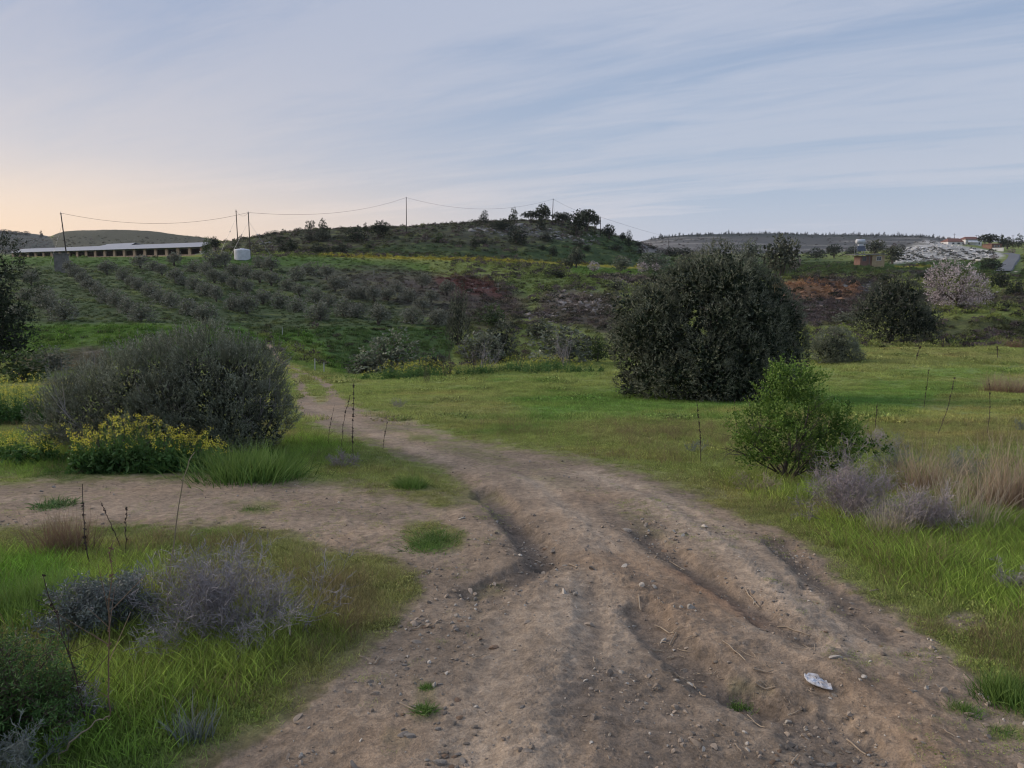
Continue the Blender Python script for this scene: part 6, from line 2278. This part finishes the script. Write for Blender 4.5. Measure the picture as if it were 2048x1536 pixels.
def field_grass():
    c = lib('field_turf', [blades(60, .27, .05, .13, .011, .45, 11), blades(60, .27, .06, .16, .010, .45, 12), leafy(60, .25, .10, .07, 13), blades(40, .2, .14, .30, .010, .35, 14)])
    X1, Y1 = sample(24000, 16.5, 34)
    X2, Y2 = sample(22000, 34, 62)
    X, Y = np.r_[X1, X2], np.r_[Y1, Y2]
    Z = height(X, Y)
    col, dirt, u, v = ground_colour(X, Y, Z)
    n = fbm(X * .5, Y * .5, 97, 4)
    keep = (rng.random(len(X)) > dirt * 1.3) & (u > -650) & (u < 2700)
    idx = rng.integers(0, 2, len(X))
    idx[n > .4] = 2
    idx[(n > .1) & (rng.random(len(X)) < .10)] = 3
    sc = rng.uniform(.55, 1.1, len(X)) * (1 + .7 * n) * (1 + .5 * fbm(X * 1.1, Y * 1.1, 99, 3)) * np.where(Y > 34, 1.5, 1)
    sc = np.c_[sc, sc, sc * .72]
    t = col * 1.38 * rng.uniform(.65, 1.4, len(X))[:, None]
    y = sstep(0, .7, fbm(X * .3 + 40, Y * .5, 98, 4))[:, None]
    t = t * (1 - y * .45) + t * y * .45 * np.array([1.55, 1.1, 1.2])
    scatter('meadow_grass', 'short green meadow grass right and left of the far track', c, np.c_[X, Y, Z][keep], sc[keep], t[keep], idx[keep])


def far_cover():
    c = lib('scrub_tuft', [leafy(70, .5, .38, .24, 21), leafy(70, .5, .28, .20, 22), blades(50, .45, .18, .5, .05, .4, 23), leafy(60, .45, .55, .22, 24)])
    X1, Y1 = sample(15000, 55, 105)
    X2, Y2 = sample(17000, 105, 185)
    X3, Y3 = sample(13000, 185, 330)
    X4, Y4 = sample(9000, 330, 1050)
    X, Y = np.r_[X1, X2, X3, X4], np.r_[Y1, Y2, Y3, Y4]
    Z = height(X, Y)
    col, dirt, u, v = ground_colour(X, Y, Z)
    n = fbm(X * .10, Y * .10, 101, 4)
    n2 = fbm(X * .35, Y * .35, 102, 3)
    keep = (dirt < .2) & (u > -650) & (u < 2700) & (n2 > rng.uniform(-1.0, .35, len(X)))
    keep &= ~((u > 1990) & (u < 2045) & (v < 550) & (v > 500))
    keep &= ~((Y > 620) & (v < 473))
    keep &= ~((Y > 600) & (u > 450) & (rng.random(len(X)) < .6))
    keep &= ~((Y > 146) & (Y < 300) & (u < 430))
    yel = (col[:, 0] > .2) & (col[:, 2] < .06)
    idx = rng.integers(0, 4, len(X))
    grassy = col[:, 1] > col[:, 0] * 1.35
    idx[grassy & (rng.random(len(X)) < .75)] = 2
    sc = rng.uniform(.45, 1.25, len(X)) * np.where(Y > 330, 2.2, np.where(Y > 185, 1.6, np.where(Y > 105, 1.2, .85)))
    sc = np.where(grassy, sc * .9, sc)
    t = col * rng.uniform(.55, 1.35, len(X))[:, None]
    t *= 1.1
    ingrove = (u < 900) & (v > 515) & (v < 655)
    dk = rng.random(len(X)) < np.where(grassy, .10, .25) * np.where(ingrove, .25, 1)
    t[dk & ~yel] = np.array([.05, .055, .036]) * rng.uniform(.6, 1.5, ((dk & ~yel).sum(), 1))
    pu = (rng.random(len(X)) < .25) & ~grassy & ~ingrove
    sc = np.where(ingrove, sc * .6, sc)
    t[pu] = np.array([.13, .105, .105]) * rng.uniform(.6, 1.3, (pu.sum(), 1))
    wh = (col.mean(1) > .25) & ~yel
    t[wh] = np.array([.045, .05, .035])
    keep &= ~(wh & (rng.random(len(X)) < .35))
    scatter('scrub', 'low scrub and rough grass on the far slopes', c, np.c_[X, Y, Z][keep], sc[keep], t[keep], idx[keep])
    # pale rocks where the slopes are stony
    rk = []
    for i in range(5):
        me = stone_mesh(40 + i, 'limestone', .5)
        me.materials.clear()
        me.materials.append(MATS['rock_tint'])
        at = me.attributes.new('rnd', 'FLOAT', 'POINT')
        at.data.foreach_set('value', rng.random(len(me.vertices)).astype(np.float32))
        rk.append(me)
    rc = lib('rock', rk)
    areas = [([(1090, 582), (1150, 575), (1235, 590), (1230, 625), (1160, 630), (1100, 612)], 420, .45, (.26, .23, .21)),
             ([(1050, 630), (1110, 622), (1115, 645), (1060, 650)], 110, .4, (.26, .23, .21)),
             ([(1190, 550), (1310, 553), (1320, 566), (1240, 568)], 300, .4, (.30, .25, .22)),
             ([(930, 462), (1010, 450), (1060, 450), (1130, 466), (1160, 484), (1100, 476), (1000, 470)], 260, 1.0, (.24, .235, .225)),
             ([(1130, 470), (1200, 470), (1190, 490), (1150, 486)], 60, .9, (.30, .29, .27)),
             ([(300, 503), (408, 501), (412, 508), (300, 509)], 150, .8, (.42, .40, .36)),
             ([(500, 483), (560, 488), (560, 500), (500, 500)], 60, .7, (.28, .27, .25)),
             ([(690, 556), (1010, 570), (1020, 585), (860, 580)], 120, .35, (.22, .19, .18)),
             ([(1790, 525), (1805, 502), (1850, 484), (1900, 488), (1950, 498), (2000, 508), (1960, 520), (1900, 515), (1850, 522)], 1100, .8, (.58, .56, .53)),
             ([(1555, 565), (1710, 568), (1700, 600), (1560, 602)], 260, .45, (.34, .20, .12)),
             ([(1560, 602), (1720, 600), (1720, 640), (1600, 645)], 160, .35, (.17, .14, .12)),
             ([(1630, 552), (1760, 560), (1830, 590), (1720, 590)], 160, .5, (.20, .19, .18)),
             ([(1940, 590), (2060, 590), (2060, 612), (1940, 612)], 100, .4, (.18, .16, .15)),
             ([(1960, 545), (2060, 545), (2060, 590), (1980, 590)], 60, .5, (.30, .29, .27))]
    PX, SX, TX = [], [], []
    for poly, n, size, cc in areas:
        us, vs = [p[0] for p in poly], [p[1] for p in poly]
        u, v = rng.uniform(min(us), max(us), n * 2), rng.uniform(min(vs), max(vs), n * 2)
        ins = poly_sd(u, v, poly) > -1.5
        u, v = u[ins][:n], v[ins][:n]
        X, Y = on_ground(u, v)
        ok = Y < 700
        X, Y = X[ok], Y[ok]
        Z = height(X, Y)
        PX.append(np.c_[X, Y, Z])
        s = size * rng.gamma(3, .33, len(X))[:, None] * rng.uniform(.6, 1.3, (len(X), 3)) * .6
        SX.append(s)
        TX.append(np.array(cc) * rng.uniform(.65, 1.15, (len(X), 1)))
    P = np.concatenate(PX)
    scatter('rubble', 'pale rocks strewn over the far slopes', rc, P, np.concatenate(SX), np.concatenate(TX), rng.integers(0, 5, len(P)), tilt=.3)
    # the planted trees along the skyline of the terraced hill, far too many and small to tell apart
    cone = []
    for i in range(3):
        g = Geo()
        lob = [(0, 0, .2 + .2 * q, .34 * (1 - .2 * q), .34 * (1 - .2 * q), .16) for q in range(5)]
        crown(g, lob, 40, 3, .16, .2, .12, lump=.2)
        g.tube([(0, 0, -.2), (0, 0, .9)], [.05, .02], 5)
        cone.append(g.mesh('skyline_tree', MATS['blueh_leaf']))
    tc = lib('skyline_tree', cone)
    n = 620
    u = rng.uniform(1295, 1905, n)
    s = (u - CX) / FPX / 1.01
    Yc = np.exp(np.linspace(math.log(700), math.log(1300), 120))
    sky_y = []
    for q in s:
        tt = height(q * Yc, Yc) / Yc
        sky_y.append(Yc[np.argmax(tt)])
    Y = np.array(sky_y) * rng.uniform(.94, 1.03, n)
    X = s * Y
    Z = height(X, Y)
    hh = rng.gamma(4, .55, n) * .72
    P = np.c_[X, Y, Z]
    scatter('forest_fringe', 'line of small dark trees along the skyline of the terraced hill', tc, P, np.c_[hh * .8, hh * .8, hh], np.ones((n, 3)) * .05, rng.integers(0, 3, n))


def litter():
    pm = []
    for i in range(6):
        me = stone_mesh(60 + i, 'stone', .5)
        me.materials.clear()
        me.materials.append(MATS['rock_tint'])
        at = me.attributes.new('rnd', 'FLOAT', 'POINT')
        at.data.foreach_set('value', rng.random(len(me.vertices)).astype(np.float32))
        pm.append(me)
    c = lib('pebble', pm)
    X1, Y1 = sample(30000, 2.4, 7)
    X2, Y2 = sample(16000, 7, 16)
    X, Y = np.r_[X1, X2], np.r_[Y1, Y2]
    Z = height(X, Y)
    col, dirt, u, v = ground_colour(X, Y, Z)
    n = fbm(X * 1.7, Y * 1.7, 111, 4)
    damp = col.mean(1) < .16
    pal = col.mean(1) > .235
    p = np.clip(.40 + .8 * n, .06, 1) * np.where(damp, 1.0, np.where(pal, .25, .6))
    keep = (dirt > .5) & (rng.random(len(X)) < p) & (u > -650) & (u < 2700)
    k = keep.sum()
    s = rng.gamma(1.5, .0048, k) + .003
    s = np.minimum(s, .035)
    base = np.where((rng.random(k) < .25)[:, None], np.array([[.40, .36, .31]]), np.array([[.29, .235, .185]]))
    t = base * rng.uniform(.65, 1.3, (k, 1))
    P = np.c_[X, Y, Z][keep]
    P[:, 2] += s * .15
    scatter('gravel', 'loose pebbles and clods on the bare earth', c, P, s[:, None] * rng.uniform(.7, 1.3, (k, 3)), t, rng.integers(0, 6, k), tilt=.4)
    sm = []
    for i in range(3):
        g = Geo()
        g.tube([(-.5, 0, 0), (0, .05 * (i - 1), .03), (.5, 0, 0)], [.035, .04, .02], 4)
        sm.append(g.mesh('chaff', MATS['straw']))
    c2 = lib('chaff', sm)
    X, Y = sample(9000, 2.4, 12)
    Z = height(X, Y)
    col, dirt, u, v = ground_colour(X, Y, Z)
    n = fbm(X * 1.1 + 9, Y * 1.1, 113, 4)
    keep = (dirt > .3) & (rng.random(len(X)) < np.clip(.15 + .8 * n, .02, 1))
    k = keep.sum()
    P = np.c_[X, Y, Z + .004][keep]
    s = rng.uniform(.02, .09, k)
    scatter('chaff', 'tiny bits of straw scattered over the track', c2, P, np.c_[s, s * .5, s * .5], np.ones((k, 3)), rng.integers(0, 3, k))


near_grass()
field_grass()
far_cover()
litter()

# ------------------------------------------------------------------ the air
def make_haze(density=.00007):
    g = Geo()
    g.box(-9900, 9900, -1000, 3450, -75, 130)
    m = bpy.data.materials.new('air')
    m.use_nodes = True
    T = NT(m.node_tree)
    out = T.node('ShaderNodeOutputMaterial')
    pv = T.node('ShaderNodeVolumePrincipled')
    pv.inputs['Color'].default_value = (.86, .90, 1, 1)
    pv.inputs['Density'].default_value = density
    pv.inputs['Anisotropy'].default_value = .2
    T.t.links.new(pv.outputs[0], out.inputs['Volume'])
    add('haze', g.mesh('haze', m), kind='stuff', label='thin evening haze over the valley')


make_haze()
